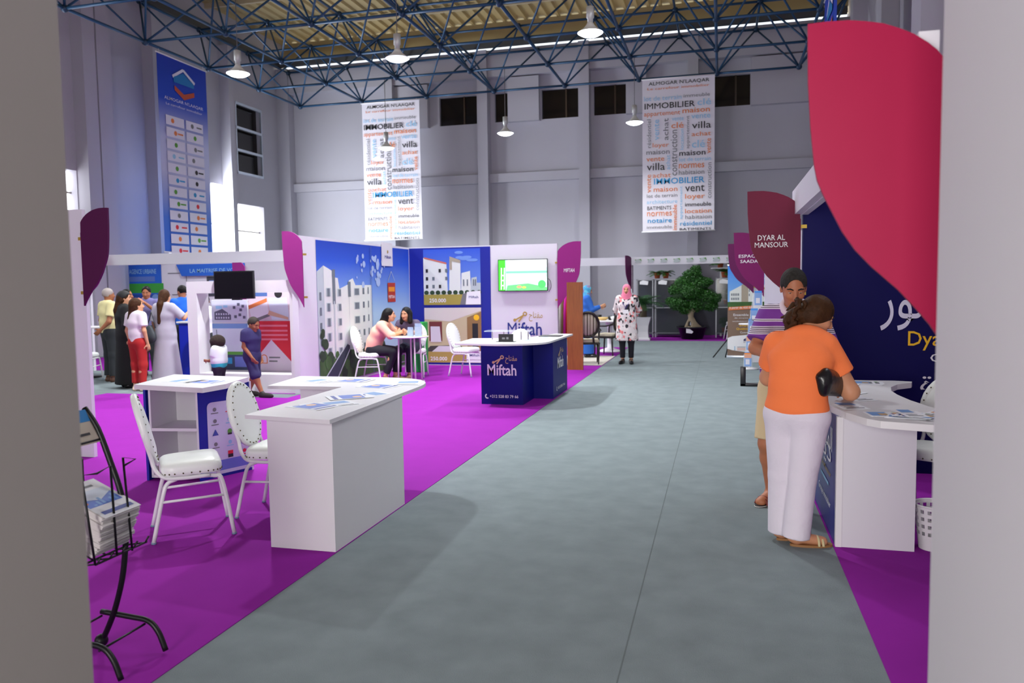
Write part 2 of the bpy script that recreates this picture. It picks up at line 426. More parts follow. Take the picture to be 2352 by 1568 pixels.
def person(name, label, loc, rotz, J, g=1.0, female=False, hipw=1.0, belly=1.0, chestd=1.0, arm=1.0, leg=1.0, skinm=None, face=(0, 1, 0), roll=0.0, hg=1.0,
           top=None, bottom=None, hair=None, scarf=None, shoes=None, h=0.011, group=None, brow=None, handn=None, lips=(150, 80, 75), feetg=1.0, curl=0.6, kneesplit=False):
    T = thing(name, label, 'person', loc, rotz, group)
    R = head_frame(face, roll); H = J['head']
    def hp(x, y, z): return H+R @ np.array([x, y, z])*hg
    S = Sdf()
    torso_prims(S, J, g, hipw*.97, belly*.95, chestd*.95, -.004)
    S.cone(J['neck']-unit(J['neck']-J['chest'])*.03, hp(0, -.018, -.05), .053*g, .047*g, .03)
    S.ell(hp(0, -.012, .028), (.073*hg, .092*hg, .088*hg), .02, R)
    S.ell(hp(0, .018, -.04), (.058*hg, .068*hg, .074*hg), .03, R)
    S.ell(hp(0, .052, -.088), (.026*hg, .026*hg, .022*hg), .03, R)
    S.cone(hp(0, .082, .012), hp(0, .106, -.030), .009*hg, .0135*hg, .012)
    S.ell(hp(0, .098, -.036), (.018*hg, .011*hg, .009*hg), .01, R)
    S.ell(hp(0, .072, .026), (.052*hg, .012*hg, .011*hg), .015, R)
    for sd in (-1, 1):
        S.ell(hp(sd*.073, -.010, -.008), (.009*hg, .018*hg, .031*hg), .006, R)
        S.ell(hp(sd*.036, .060, -.028), (.02*hg, .02*hg, .018*hg), .02, R)
    for sd, q in ((1, 'R'), (-1, 'L')):
        sh, el, wr = J['sh'+q], J['el'+q], J['wr'+q]
        S.cone(sh, el, .047*g*arm, .037*g*arm, .03); S.cone(el, wr, .040*g*arm, .025*g*arm, .02)
        nn = np.array(handn if handn is not None else (-sd*1.0, .25, 0), float)
        hand_prims(S, wr, wr-el, nn, -sd if handn is None else sd, curl, g)
        hi, kn, an, to = J['hip'+q], J['kn'+q], J['an'+q], J['to'+q]
        S.cone(hi, kn, .088*g*leg*hipw, .052*g*leg, .04)
        mid = kn*.68+an*.32-unit(to-an)*.012
        S.cone(kn, mid, .052*g*leg, .054*g*leg, .03); S.cone(mid, an, .053*g*leg, .033*g, .03)
        S.cone(an-(0, 0, .03), to, .034*g*feetg, .027*g*feetg, .03, np.cross(unit(to-an), [0, 0, 1]), 1.25)
        S.cone(an-(0, 0, .045), an-unit(to-an)*.03-(0, 0, .045), .03*g, .026*g, .02)
    S.build('body', skinm, T, h)
    # face
    lid = MB()
    for sd in (-1, 1): lid.ell(hp(sd*.031, .0735, .0075), (.0155*hg, .0115*hg, .0055*hg), skinm, Matrix(R.tolist()), 10, 6)
    lid.build('eyelids', T, world=False)
    eb = MB(); white = M('eye_white', (165, 150, 142), .3); iris = M('eye_dark', (45, 28, 20), .25)
    for sd in (-1, 1):
        eb.ell(hp(sd*.031, .0745, .002), (.0125*hg, .0105*hg, .0048*hg), white, Matrix(R.tolist()), 10, 6)
        eb.ell(hp(sd*.031, .0820, .0005), (.0052*hg, .0035*hg, .0040*hg), iris, Matrix(R.tolist()), 8, 6)
    eb.build('eyes', T, world=False)
    bb = MB(); bm_ = brow or M('hair_black', (22, 18, 17), .5)
    for sd in (-1, 1): bb.tube([hp(sd*.014, .0865, .021), hp(sd*.031, .086, .029), hp(sd*.05, .073, .023)], [.0035*hg, .005*hg, .003*hg], bm_, 6)
    bb.build('eyebrows', T, world=False)
    lb = MB(); lb.ell(hp(0, .0825, -.060), (.023*hg, .011*hg, .0055*hg), M('lips_%d' % lips[0], lips, .45), Matrix(R.tolist()), 12, 6)
    lb.ell(hp(0, .081, -.067), (.018*hg, .010*hg, .006*hg), M('lips_%d' % lips[0], lips, .45), Matrix(R.tolist()), 12, 6)
    lb.build('lips', T, world=False)
    # garments
    def legs(S, frac, inf, infb, k=.03):
        for q in 'RL':
            hi, kn, an = J['hip'+q], J['kn'+q], J['an'+q]
            if frac <= 1:
                e = hi+(kn-hi)*frac; S.cone(hi, e, .088*g*leg*hipw+inf, (.088*leg*hipw+(.052*leg-.088*leg*hipw)*frac)*g+infb, .04, capb=True)
            else:
                e = kn+(an-kn)*(frac-1)
                S.cone(hi, kn, .088*g*leg*hipw+inf, .055*g*leg+(inf+infb)/2+.004, k); S.cone(kn, e, .055*g*leg+(inf+infb)/2+.004, .046*g+infb, k, capb=True)
    if bottom:
        S = Sdf(); inf = bottom.get('inf', .012)
        if bottom['kind'] == 'trousers':
            legs(S, bottom.get('to', 1.95), inf, bottom.get('infb', .012), bottom.get('k', .04))
            lh = unit(J['hipR']-J['hipL'])
            S.cone(J['pelvis']-(0, 0, .03), J['pelvis']*.45+J['waist']*.55, .102*g*hipw+inf, .094*g*belly+inf, .05, lh, 1.42)
        S.build(bottom.get('name', 'trousers'), bottom['mat'], T, h)
    if top:
        S = Sdf(); inf = top.get('inf', .012)
        torso_prims(S, J, g, hipw, belly, chestd, inf)
        for q in 'RL':
            sh, el, wr = J['sh'+q], J['el'+q], J['wr'+q]; fr = top.get('sleeve', .6)
            if fr > 0:
                if fr <= 1: S.cone(sh, sh+(el-sh)*fr, .053*g*arm+inf, .046*g*arm+inf+top.get('cuff', .006), .03, capb=True)
                else:
                    S.cone(sh, el, .053*g*arm+inf, .043*g*arm+inf, .03); S.cone(el, el+(wr-el)*(fr-1), .043*g*arm+inf, .03*g+inf+top.get('cuff', 0), .02, capb=True)
        if top.get('hem') is not None:      # skirt part of a coat or long dress
            hz = top['hem']; lh = unit(J['hipR']-J['hipL']); c = (J['anR']+J['anL'])/2*top.get('follow', .5)+J['pelvis']*(1-top.get('follow', .5)); c = np.array([c[0], c[1], hz])
            S.cone(J['pelvis']+(0, 0, .05), c, .104*g*hipw+inf, top.get('flare', .12), .05, lh, top.get('flat', 1.4), capb=True)
        # neckline
        nk = J['neck']+unit(J['neck']-J['chest'])*(.045+top.get('necklift', 0))
        S.clip(nk, unit(J['neck']-J['chest']))
        for cl in top.get('clips', []): S.clip(*cl)
        S.build(top.get('name', 'shirt'), top['mat'], T, h)
        if top.get('collar'):
            cb = MB(); ax = unit(J['neck']-J['chest']); fw = unit(np.cross(unit(J['shR']-J['shL']), ax))*-1; fw = fw if fw @ R[:, 1] > 0 else -fw; lt = np.cross(fw, ax)
            rows = []
            for rr, zz in ((.058, .05), (.072, .056), (.088, .022), (.083, .015)):
                row = []
                for i in range(21):
                    a = math.radians(-150+300*i/20); fr_ = abs(i-10)/10
                    p = J['neck']+lt*math.sin(a+PI)*rr*g*1.05+fw*math.cos(a+PI)*rr*g*1.0+ax*(zz-.035*fr_**2-.02*max(0, fr_-.7)) + fw*.02*fr_
                    row.append(tuple(p))
                rows.append(row)
            v = [p for r_ in rows for p in r_]
            cb.add(v, [(i*21+j, i*21+j+1, (i+1)*21+j+1, (i+1)*21+j) for i in range(3) for j in range(20)], top['collar'], True)
            cb.build('collar', T, world=False)
    if scarf:
        S = Sdf()
        S.ell(hp(0, -.018, .025), (.088*hg, .105*hg, .103*hg), .03, R); S.ell(hp(0, -.0, -.07), (.078*hg, .085*hg, .075*hg), .03, R)
        S.cone(hp(0, -.01, -.06), J['neck']-(0, 0, .03), .075, .085, .05); lt = unit(J['shR']-J['shL'])
        S.cone(J['neck']-(0, 0, .03)+R[:, 1]*.01, J['neck']-(0, 0, .10)+R[:, 1]*.03, .09, .085, .05, lt, 1.45)
        S.ell(hp(0, .105, -.008), (.052*hg, .06*hg, .082*hg), 0, R, op='s')
        S.build('headscarf', scarf, T, h)
    if hair:
      for hair in (hair if isinstance(hair, list) else [hair]):
        S = Sdf(); kind = hair['kind']; m_ = hair['mat']; vol = hair.get('vol', 1.0)
        if kind in ('short', 'cap'):
            t = .007 if kind == 'short' else .016
            S.ell(hp(0, -.014, .030), ((.074+t)*hg, (.093+t)*hg, (.089+t)*hg), .01, R)
            if kind == 'short':
                S.ell(hp(0, .105, .015), (.062*hg, .080*hg, .078*hg), 0, R, op='s'); S.ell(hp(0, .105, -.012), (.092*hg, .090*hg, .066*hg), 0, R, op='s')
                for sd in (-1, 1): S.ell(hp(sd*.085, .055, -.01), (.03*hg, .05*hg, .06*hg), 0, R, op='s'); S.ell(hp(sd*.085, -.01, -.035), (.03*hg, .03*hg, .035*hg), 0, R, op='s')
                S.clip(hp(0, 0, -.045), R @ unit([0, -.25, -1]))
            else:
                S.clip(hp(0, .066, .060), R @ unit([0, .6, -.75])); S.clip(hp(0, 0, -.0), R @ unit([0, 0, -1])); S.cone(hp(0, .07, .045), hp(0, .15, .030), .05, .03, .01, R[:, 0], 1.4)
        elif kind == 'afro':
            S.ell(hp(0, -.025, .035), (.135*hg, .14*hg, .128*hg), .02, R); S.clip(hp(0, .06, .03), R @ unit([0, .85, -.5]))
        else:
            S.ell(hp(0, -.022, .032), (.085*hg*vol, .098*hg*vol, .096*hg*vol), .02, R)
            S.ell(hp(0, -.045, -.03), (.072*hg, .06*hg, .07*hg), .03, R)
            S.ell(hp(0, .115, -.045), (.062*hg, .07*hg, .085*hg), 0, R, op='s')
            for a, b, ra, rb in hair.get('locks', []): S.cone(a, b, ra, rb, .025 if ra > .02 else .005)
        S.build('cap' if kind == 'cap' else 'hair', m_, T, hair.get('h', h))
    if shoes:
        for q in 'RL':
            S = Sdf(); an, to = J['an'+q], J['to'+q]; d = unit(to-an); d[2] = 0; d = unit(d); lt = np.cross(d, [0, 0, 1.0]); g0 = min(an[2]-.085, 0)
            Rf = np.stack([lt, d, np.array([0, 0, 1.0])], 1); mid = (an+to)/2; mid = mid+d*.012; z = max(to[2]-.03, 0)
            L = np.linalg.norm((to-an)[:2])/2+.075
            if shoes.get('kind') == 'sandal':
                pass
            else:
                S.ell((mid[0], mid[1], z+.028), (.047*g*feetg, L, .045), .02, Rf); S.cone(an-(0, 0, .03), an-(0, 0, .005), .045*g, .042*g, .03)
                S.clip((mid[0], mid[1], z), (0, 0, -1))
                if 0: S.clip(an-(0, 0, .02)-d*.06, unit(np.array([d[0]*.3, d[1]*.3, 1.0])))
                S.build('shoe', shoes['mat'], T, min(h, .009))
    return T
# ------------------------------------------------------------------ common colours
WHITE = M('white_laminate', (226, 224, 226), .35, noise=.015, scale=6)
WALLM = M('painted_wall', (180, 178, 187), .8, noise=.03, scale=1.5, bump=.05)
STAND = M('white_stand_panel', (222, 221, 228), .5, noise=.015, scale=3)
BLUE = M('truss_blue', (34, 74, 108), .45, metal=.2)
NAVY = M('navy_print', (16, 8, 88), .45); ROYAL = M('royal_print', (10, 30, 150), .45)
INK = M('ink_black', (35, 35, 38), .6); GREYP = M('ink_grey', (120, 120, 125), .6); ORP = M('ink_orange', (226, 128, 70), .6)
LBL = M('ink_pale_blue', (150, 200, 232), .6); CYP = M('ink_blue', (40, 150, 205), .6); WP = M('ink_white', (240, 240, 242), .6)
YEL = M('ink_yellow', (250, 195, 20), .6); GOLD = M('ink_gold', (180, 150, 70), .5); REDP = M('ink_red', (222, 40, 60), .6); GRN = M('ink_green', (90, 160, 60), .6)
BLK = M('black_metal', (18, 18, 20), .4, metal=.3); BLKP = M('black_plastic', (22, 22, 26), .3)
CHW = M('white_tube', (225, 224, 226), .3, coat=.3); LEA = M('white_leatherette', (232, 236, 232), .35, bump=.1, scale=60)
GLS = M('clear_acrylic', (225, 238, 242), .05, alpha=.28); STUD = M('dark_brass', (95, 85, 60), .4, metal=.7)

# ------------------------------------------------------------------ floor and carpets
AISLE = M('grey_carpet', (128, 139, 142), .95, noise=.22, scale=5, bump=.4, spec=.1)
b = AISLE.node_tree
n2 = b.nodes.new('ShaderNodeTexNoise'); n2.inputs['Scale'].default_value = 220; n2.inputs['Detail'].default_value = 3
tcx = [n for n in b.nodes if n.type == 'TEX_COORD'][0]; b.links.new(tcx.outputs['Object'], n2.inputs['Vector'])
bpn = [n for n in b.nodes if n.type == 'BUMP'][0]; b.links.new(n2.outputs['Fac'], bpn.inputs['Height'])
f = MB(); f.box((-15.4, -3, -.1), (3.9, 25.8, 0), AISLE); tag(f.build('floor'), kind='structure')
s = MB(); s.box((-.405, -3, 0.0), (-.40, 22.4, .0015), M('carpet_seam', (100, 110, 112), .95)); tag(s.build('trim_1'), kind='structure')
PUR = M('purple_carpet', (144, 35, 155), .9, noise=.10, scale=3, bump=.3, spec=.1)
def carpet(label, x0, y0, x1, y1):
    m = MB(); m.box((x0, y0, .0), (x1, y1, .004), PUR); return tag(m.build('carpet'), label, 'carpet')
carpet('purple carpet under the white counter and the blue booth left of the aisle', -6.2, -1.5, -2.27, 15.4)
carpet('purple carpet inside the navy booth right of the aisle', .67, -1.5, 3.2, 14.0)
carpet('purple carpet under the white post and rack at the left edge', -9.4, -1.5, -6.2, 10.3)
carpet('purple carpet strip in the booth behind the queue at far left', -14.6, 13.3, -8.5, 17.5)
carpet('dark purple carpet under the plant display at the back', -2.9, 22.4, 1.2, 25.0)
carpet('purple carpet inside the framed opening with posters', -8.5, 10.7, -6.31, 13.2)
carpet('purple carpet beyond the brown partition near the dining chairs', -6.2, 15.4, -2.27, 20.0)
r = MB(); r.box((-3.7, 15.45, .004), (-2.28, 17.5, .012), M('cream_rug', (205, 198, 185), .95, noise=.2, scale=12)); tag(r.build('rug'), 'cream rug under the dark framed dining chairs', 'rug')

# ------------------------------------------------------------------ hall walls
def wall_with_holes(axis, pos, th, u0, u1, z0, z1, holes, m):
    """axis 'x': wall in the plane x=pos, running along y; grid of boxes left around the holes"""
    us = sorted({u0, u1}|{h[0] for h in holes}|{h[2] for h in holes}); zs = sorted({z0, z1}|{h[1] for h in holes}|{h[3] for h in holes})
    g = MB()
    for i in range(len(us)-1):
        for j in range(len(zs)-1):
            cu, cz = (us[i]+us[i+1])/2, (zs[j]+zs[j+1])/2
            if any(h[0] < cu < h[2] and h[1] < cz < h[3] for h in holes): continue
            a, c = (pos, us[i], zs[j]), (pos+th, us[i+1], zs[j+1])
            if axis == 'y': a, c = (us[i], pos, zs[j]), (us[i+1], pos+th, zs[j+1])
            g.box(a, c, m)
    return g
DARK = M('dark_glass', (24, 20, 18), .15)
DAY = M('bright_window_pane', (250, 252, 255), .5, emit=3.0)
LH = [(22.75, 5.37, 24.2, 7.66), (22.65, 2.68, 24.17, 4.4), (15.55, 3.5, 16.03, 4.55), (19.2, 2.45, 21.85, 4.9)]
g = wall_with_holes('x', -15.2, -.3, -3, 25.9, 0, 10.4, LH, WALLM)
for a, c in ((16.05, 16.45), (16.5, 16.95), (18.5, 18.8), (21.9, 22.1)): g.box((-15.2, a, 0), (-14.85, c, 9.2), WALLM)
tag(g.build('wall_left'), kind='structure')
BH = [(-9.25, 7.03, -7.9, 7.97), (-7.3, 7.03, -6.8, 7.97), (-5.7, 7.03, -4.45, 7.97), (-3.98, 7.03, -2.93, 7.97), (-.35, 7.03, .84, 7.97)]
g = wall_with_holes('y', 25.6, .3, -15.5, 3.9, 0, 9.35, BH, WALLM)
for a, c in ((-15.2, -14.75), (-11.1, -10.8), (-7.8, -7.45), (-4.42, -4.08), (-1.02, -.7)): g.box((a, 25.2, 0), (c, 25.6, 9.3), WALLM)
g.box((-15.2, 25.42, 5.03), (3.6, 25.6, 5.32), WALLM)
g.box((-15.2, 25.3, 8.45), (3.6, 25.6, 9.3), WALLM)
for a, c in ((-10.8, -9.6), (-6.8, -5.75), (-2.93, -2.3), (.86, 2.6)): g.box((a, 25.38, 6.98), (c, 25.6, 8.4), WALLM)
tag(g.build('wall_back'), kind='structure')
g = wall_with_holes('x', 3.6, .3, -3, 25.9, 0, 10.4, [], WALLM)
for a, c in ((18.5, 19.1), (22.3, 22.8), (15.0, 15.7), (11.5, 12.1)): g.box((3.6, a, 0), (3.25, c, 9.2), WALLM)
tag(g.build('wall_right'), kind='structure')
g = MB(); g.box((-15.5, -3.3, 0), (3.9, -3, 10.4), WALLM); tag(g.build('wall_front'), kind='structure')
for i, (x0, z0, x1, z1) in enumerate(BH):
    fr = MB(); fr.box((x0, 25.72, z0), (x1, 25.74, z1), DARK)
    o = tag(fr.build('window_%d' % (i+1)), kind='structure')
    k = MB(); k.box((x0+(x1-x0)*.62, 25.66, z0), (x0+(x1-x0)*.62+.05, 25.72, z1), M('bronze_frame', (70, 55, 40), .4)); k.build('mullion', o)
# side windows: louvred dark one, bright one below, slot windows
o = MB(); o.box((-15.42, 22.75, 5.37), (-15.40, 24.2, 7.66), DARK); W = tag(o.build('window_6'), kind='structure')
ALU = M('bright_aluminium', (215, 225, 235), .2, metal=.6)
for z in (5.37, 6.1, 6.82, 7.60):
    k = MB(); k.box((-15.26, 22.72, z), (-15.18, 24.23, z+.08), ALU); k.build('window_rail', W)
for y in (22.72, 24.17):
    k = MB(); k.box((-15.26, y, 5.37), (-15.19, y+.04, 7.68), ALU); k.build('window_stile', W)
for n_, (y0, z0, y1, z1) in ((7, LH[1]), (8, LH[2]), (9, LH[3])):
    o = MB(); o.box((-15.46, y0, z0), (-15.44, y1, z1), DAY if n_ != 9 else M('bright_pane_lit_jamb', (235, 242, 255), .5, emit=1.3)); W = tag(o.build('window_%d' % n_), kind='structure')  # last pane's glow also stands in for the lit jamb beside the banner
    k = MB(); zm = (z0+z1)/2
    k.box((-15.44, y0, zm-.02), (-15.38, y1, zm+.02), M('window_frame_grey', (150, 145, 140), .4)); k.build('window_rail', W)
k = MB(); k.box((-15.2, 22.65, 2.45), (-15.05, 24.0, 2.55), WALLM); tag(k.build('windowsill_1'), kind='structure')

# ------------------------------------------------------------------ corrugated roof, ring beam, light slot
ROOF = M('beige_roof_sheet', (178, 160, 116), .7, noise=.06, scale=1.0)
g = MB(); pts = []; x = -15.5
while x < 3.9:
    pts += [(x, 10.35), (x+.22, 10.35), (x+.25, 10.27), (x+.33, 10.27), (x+.36, 10.35)]; x += .36
v = [(p[0], -3.3, p[1]) for p in pts]+[(p[0], 25.95, p[1]) for p in pts]; n = len(pts)
g.add(v, [(i, i+1, n+i+1, n+i) for i in range(n-1)], ROOF)
g.box((-15.6, -3.4, 10.4), (4, 26, 10.5), ROOF)
PURL = M('roof_purlin', (185, 172, 140), .6)
for y in np.arange(1.8, 25, 2.44): g.box((-15.4, y, 10.13), (3.8, y+.09, 10.27), PURL)
tag(g.build('ceiling'), kind='structure')
g = MB(); SLOT = M('daylight_slot', (255, 240, 205), .5, emit=1.6)
g.box((-15.2, 25.7, 9.52), (3.6, 25.72, 9.72), SLOT); g.box((-15.2, 25.7, 9.72), (3.6, 25.72, 10.3), M('beige_roof_sheet', (178, 160, 116))); tag(g.build('window_10'), kind='structure')
g = MB(); SB = M('steel_edge_beam', (70, 72, 74), .6)
g.box((-15.1, 25.0, 9.33), (3.5, 25.2, 9.52), SB); g.box((-15.1, 0, 9.33), (-14.9, 25.2, 9.52), SB); tag(g.build('trim_2'), kind='structure')

# ------------------------------------------------------------------ space frame of blue tubes
T = thing('space_frame', 'blue steel tube space frame hanging under the beige roof', 'roof truss', (-5.8, 14.0, 7.65))
NB, NR = 8, 8
bot = {(i, j): Vector((-13.58+2.24*i, 24-2.44*j, 7.65)) for i in range(NB) for j in range(NR)}
topn = {(i, j): Vector((-14.7+2.24*i, 25.22-2.44*j, 9.15)) for i in range(NB+1) for j in range(NR+1)}
bars = []
for (i, j), p in bot.items():
    if i < NB-1: bars.append((p, bot[i+1, j], .035))
    if j < NR-1: bars.append((p, bot[i, j+1], .038))
    for a in (0, 1):
        for c in (0, 1): bars.append((p, topn[i+a, j+c], .026))
for (i, j), p in topn.items():
    if i < NB: bars.append((p, topn[i+1, j], .035))
    if j < NR: bars.append((p, topn[i, j+1], .035))
CAMP = Vector((0, 0, 1.62))
def seen(p):
    d = p-CAMP; X, Y_, Z = d.dot(_r), d.dot(_u), d.dot(_f)
    return Z > 1 and abs(X/Z) < .68 and abs(Y_/Z) < .46
bars.sort(key=lambda q: (not (seen(q[0]) or seen(q[1])), ((q[0]+q[1])/2-CAMP).length))
rest = MB(); nn_ = 0
for k, (a, c, r_) in enumerate(bars):
    if not (seen(a) or seen(c) or seen((a+c)/2)): continue
    nn_ += 1
    if nn_ <= 98: m = MB(); m.tube([a, c], r_, BLUE, 8); m.build('tube', T)
    else: rest.tube([a, c], r_, BLUE, 8)
rest.build('tubes', T)['kind'] = 'stuff'
nds = sorted([p for p in list(bot.values())+list(topn.values()) if seen(p)], key=lambda p: (p-CAMP).length)
DKB = M('node_dark_blue', (28, 55, 82), .4, metal=.3)
for k, p in enumerate(nds[:99]):
    m = MB(); m.ell(p, (.085, .085, .085), DKB, n=12, k=8); m.build('ball_joint', T)

# ------------------------------------------------------------------ hanging lamps
def lamp(label, x, y, z, cable, lit=8.0, group='bell shaped lamps hanging from the space frame', big=1.0):
    T = thing('pendant_lamp', label, 'lamp', (x, y, z), 0, group)
    hs = MB(); H_ = M('lamp_housing', (190, 192, 188), .4, metal=.3)
    hs.lathe([(.045*big, .46*big), (.07*big, .45*big), (.07*big, .26*big), (.05*big, .24*big), (.05*big, .17*big)], H_, (x, y, z)); hs.build('housing', T)
    sh = MB(); sh.lathe([(.05*big, .18*big), (.07*big, .14*big), (.12*big, .08*big), (.20*big, .025*big), (.235*big, 0), (.225*big, 0), (.19*big, .03*big), (.11*big, .07*big)], M('lamp_shade_enamel', (225, 226, 224), .3), (x, y, z)); shd = sh.build('lamp_shade', T)
    lm = M('lamp_glow_%d' % lit, (240, 248, 255), .3, emit=lit)
    bl = MB(); bl.lathe([(.0, -.07), (.08, -.065), (.15, -.045), (.2, -.018), (.226, .002), (.0, .01)], lm, (x, y, z)); bl.build('bulb', shd)
    c = MB(); c.tube([(x, y, z+.46*big), (x, y, cable)], .008, M('lamp_cable', (90, 90, 92), .6), 5); c.build('cable', T)
    l = bpy.data.lights.new('lamp_light', 'SPOT'); l.energy = 330*LAMP; l.spot_size = math.radians(SPREAD); l.spot_blend = .9; l.shadow_soft_size = .16; l.color = (.95, .98, 1)
    lo = bpy.data.objects.new('lamp_light', l); COL.objects.link(lo); lo.location = (x, y, z-.04)
LAMP = 5.2; SPREAD = 150
lamp('bright bell lamp over the aisle, rightmost of the three large near ones', -2.27, 14.24, 6.08, 7.64)
lamp('bell lamp with pale blue glass, middle of the three large near ones', -5.97, 14.24, 5.95, 7.64, lit=1)
lamp('bell lamp near the blue logo banner, leftmost of the large ones', -9.43, 14.24, 5.95, 7.64)
LAMP = 2.8
lamp('small bell lamp in front of the left word banner', -9.46, 21.56, 5.66, 7.64)
lamp('small bell lamp hanging between the two word banners', -5.85, 21.56, 5.86, 7.64)
lamp('small bell lamp at the left edge of the right word banner', -2.26, 21.56, 5.92, 7.64)
LAMP = 6.5; SPREAD = 122
for x, LAMP in ((-9.2, 2.0), (-5.9, 12.0), (-2.2, 5.0)): lamp('bell lamp in the row above the near stalls, out of the photo', x, 9.36, 5.95, 7.64)
LAMP = 1.0
# ------------------------------------------------------------------ hanging banners
def banner_mesh(name, o, U, w_, h_, m, parent, ripple=.03, nx=16, nz=10):
    o = Vector(o); U = Vector(U); N = U.cross(Vector((0, 0, 1))); v = []
    for j in range(nz+1):
        for i in range(nx+1):
            a, c = i/nx, j/nz
            v.append(tuple(o+U*(a*w_)+Vector((0, 0, c*h_))-N*(ripple*(1-c*.8)*(.5+.5*math.sin(a*9+c*2)))*0.6))
    g = MB(); g.add(v, [(j*(nx+1)+i, j*(nx+1)+i+1, (j+1)*(nx+1)+i+1, (j+1)*(nx+1)+i) for j in range(nz) for i in range(nx)], m, True)
    # back face a few mm behind
    k = [tuple(Vector(p)-N*.003) for p in v]
    g.add(k, [((j+1)*(nx+1)+i, (j+1)*(nx+1)+i+1, j*(nx+1)+i+1, j*(nx+1)+i) for j in range(nz) for i in range(nx)], m, True)
    return g.build(name, parent)
WORDS = [  # text, x0, y0, x1, y1 in a 615 x 1345 layout (y down), colour, weight, rotation
 ("ALMOGAR N'LAAQAR", 55, 25, 570, 62, 'k', .02, 0), ("Le carrefour immobilier", 45, 75, 570, 96, 'o', 0, 0),
 ('lot de terrain', 15, 150, 335, 190, 'b', 0, 0), ('immeuble', 355, 150, 575, 180, 'g', 0, 0), ('IMMOBILIER', 20, 210, 450, 262, 'k', .03, 0), ('clé', 470, 200, 585, 255, 'b', .01, 0),
 ('appartement', 15, 290, 325, 335, 'o', 0, 0), ('maison', 345, 272, 575, 315, 'o', .03, 0),
 ('résidentiel', 40, 350, 75, 600, 'g', 0, 90), ('vente', 105, 355, 145, 535, 'b', .01, 90), ('achat', 180, 350, 225, 540, 'g', .01, 90), ('vente', 255, 345, 355, 375, 'b', 0, 0),
 ('clé', 250, 390, 355, 440, 'o', .01, 0), ('appartement', 380, 340, 410, 625, 'g', 0, 90), ('vente', 420, 330, 580, 368, 'b', .01, 0), ('villa', 425, 395, 585, 455, 'k', .01, 0),
 ('achat', 422, 482, 585, 520, 'o', .01, 0), ('location', 325, 450, 355, 630, 'b', 0, 90), ('clé', 425, 555, 535, 620, 'b', .01, 0), ('vente', 550, 545, 585, 675, 'o', .02, 90),
 ('loyer', 90, 560, 230, 610, 'o', 0, 0), ('maison', 35, 620, 235, 660, 'g', .01, 0), ('construction', 245, 455, 300, 855, 'g', .01, 90), ('vente', 35, 685, 190, 720, 'o', .01, 0),
 ('maison', 318, 640, 540, 685, 'k', .03, 0), ('lot de terrain', 318, 700, 585, 735, 'b', 0, 0), ('villa', 38, 735, 195, 800, 'k', .01, 0), ('achat', 205, 670, 240, 800, 'b', 0, 90),
 ('normes', 315, 755, 530, 795, 'o', .01, 0), ('habitaion', 315, 810, 530, 850, 'g', 0, 0), ('achat', 90, 825, 245, 865, 'o', 0, 0), ('vente', 40, 835, 75, 995, 'o', .01, 90),
 ('IMMOBILIER', 100, 872, 532, 925, 'c', .03, 0), ('construction', 555, 755, 590, 1065, 'g', 0, 90), ('maison', 98, 950, 302, 990, 'o', .02, 0), ('vent', 368, 945, 532, 1000, 'k', .01, 0),
 ('lot de terrain', 38, 1010, 302, 1040, 'g', 0, 0), ('loyer', 368, 1020, 535, 1075, 'o', .01, 0), ('architecture', 38, 1062, 302, 1095, 'b', 0, 0), ('appartement', 325, 950, 352, 1240, 'b', 0, 90),
 ('BATIMENTS', 42, 1118, 250, 1150, 'k', 0, 0), ('immeuble', 368, 1095, 588, 1130, 'k', .02, 0), ('normes', 40, 1168, 255, 1205, 'o', 0, 0), ('immeuble', 262, 1110, 298, 1335, 'o', .02, 90),
 ('location', 368, 1152, 592, 1190, 'o', .02, 0), ('notaire', 45, 1225, 255, 1265, 'c', .02, 0), ('habitaion', 370, 1205, 592, 1240, 'g', 0, 0), ('résidentiel', 325, 1260, 592, 1298, 'c', .01, 0),
 ('immeuble', 38, 1290, 255, 1315, 'g', 0, 0), ('BATIMENTS', 322, 1318, 590, 1340, 'k', .02, 0)]
def word_banner(label, x0, x1, z0, z1, y, rip):
    T = thing('hanging_banner', label, 'banner', ((x0+x1)/2, y, z0), 0, 'white word banners hanging from the space frame')
    W_, H_ = x1-x0, z1-z0
    cl = M('banner_fabric', (226, 222, 230), .8)
    banner_mesh('fabric', (x0, y, z0), (1, 0, 0), W_, H_, cl, T, rip)
    p = Print((x0, y-.012, z0), (1, 0, 0), (0, 0, 1)); cm = dict(k=INK, g=GREYP, o=ORP, b=LBL, c=CYP)
    for (t, a, c, d, e, col, wt, ro) in WORDS:
        kx, kz = W_/615, H_/1345
        p.text(t, a*kx, H_-e*kz, d*kx, H_-c*kz, cm[col], 1, wt, ro)
    p.build('printed_words', T)
    for z in (z0, z1): rod = MB(); rod.tube([(x0-.03, y, z), (x1+.03, y, z)], .018, WHITE, 8); rod.build('rod', T)
    for x in (x0+.1, x1-.1): g = MB(); g.tube([(x, y, z1), (x, 24.0, 7.66)], .006, WHITE, 5); g.build('tie', T)
    return T
word_banner('flat white word banner at the right, hanging above the plant display', -2.28, -.2, 3.15, 7.62, 23.96, .01)
word_banner('rippled white word banner at the left, hanging above the blue booth', -11.34, -9.34, 3.15, 7.58, 23.96, .08)
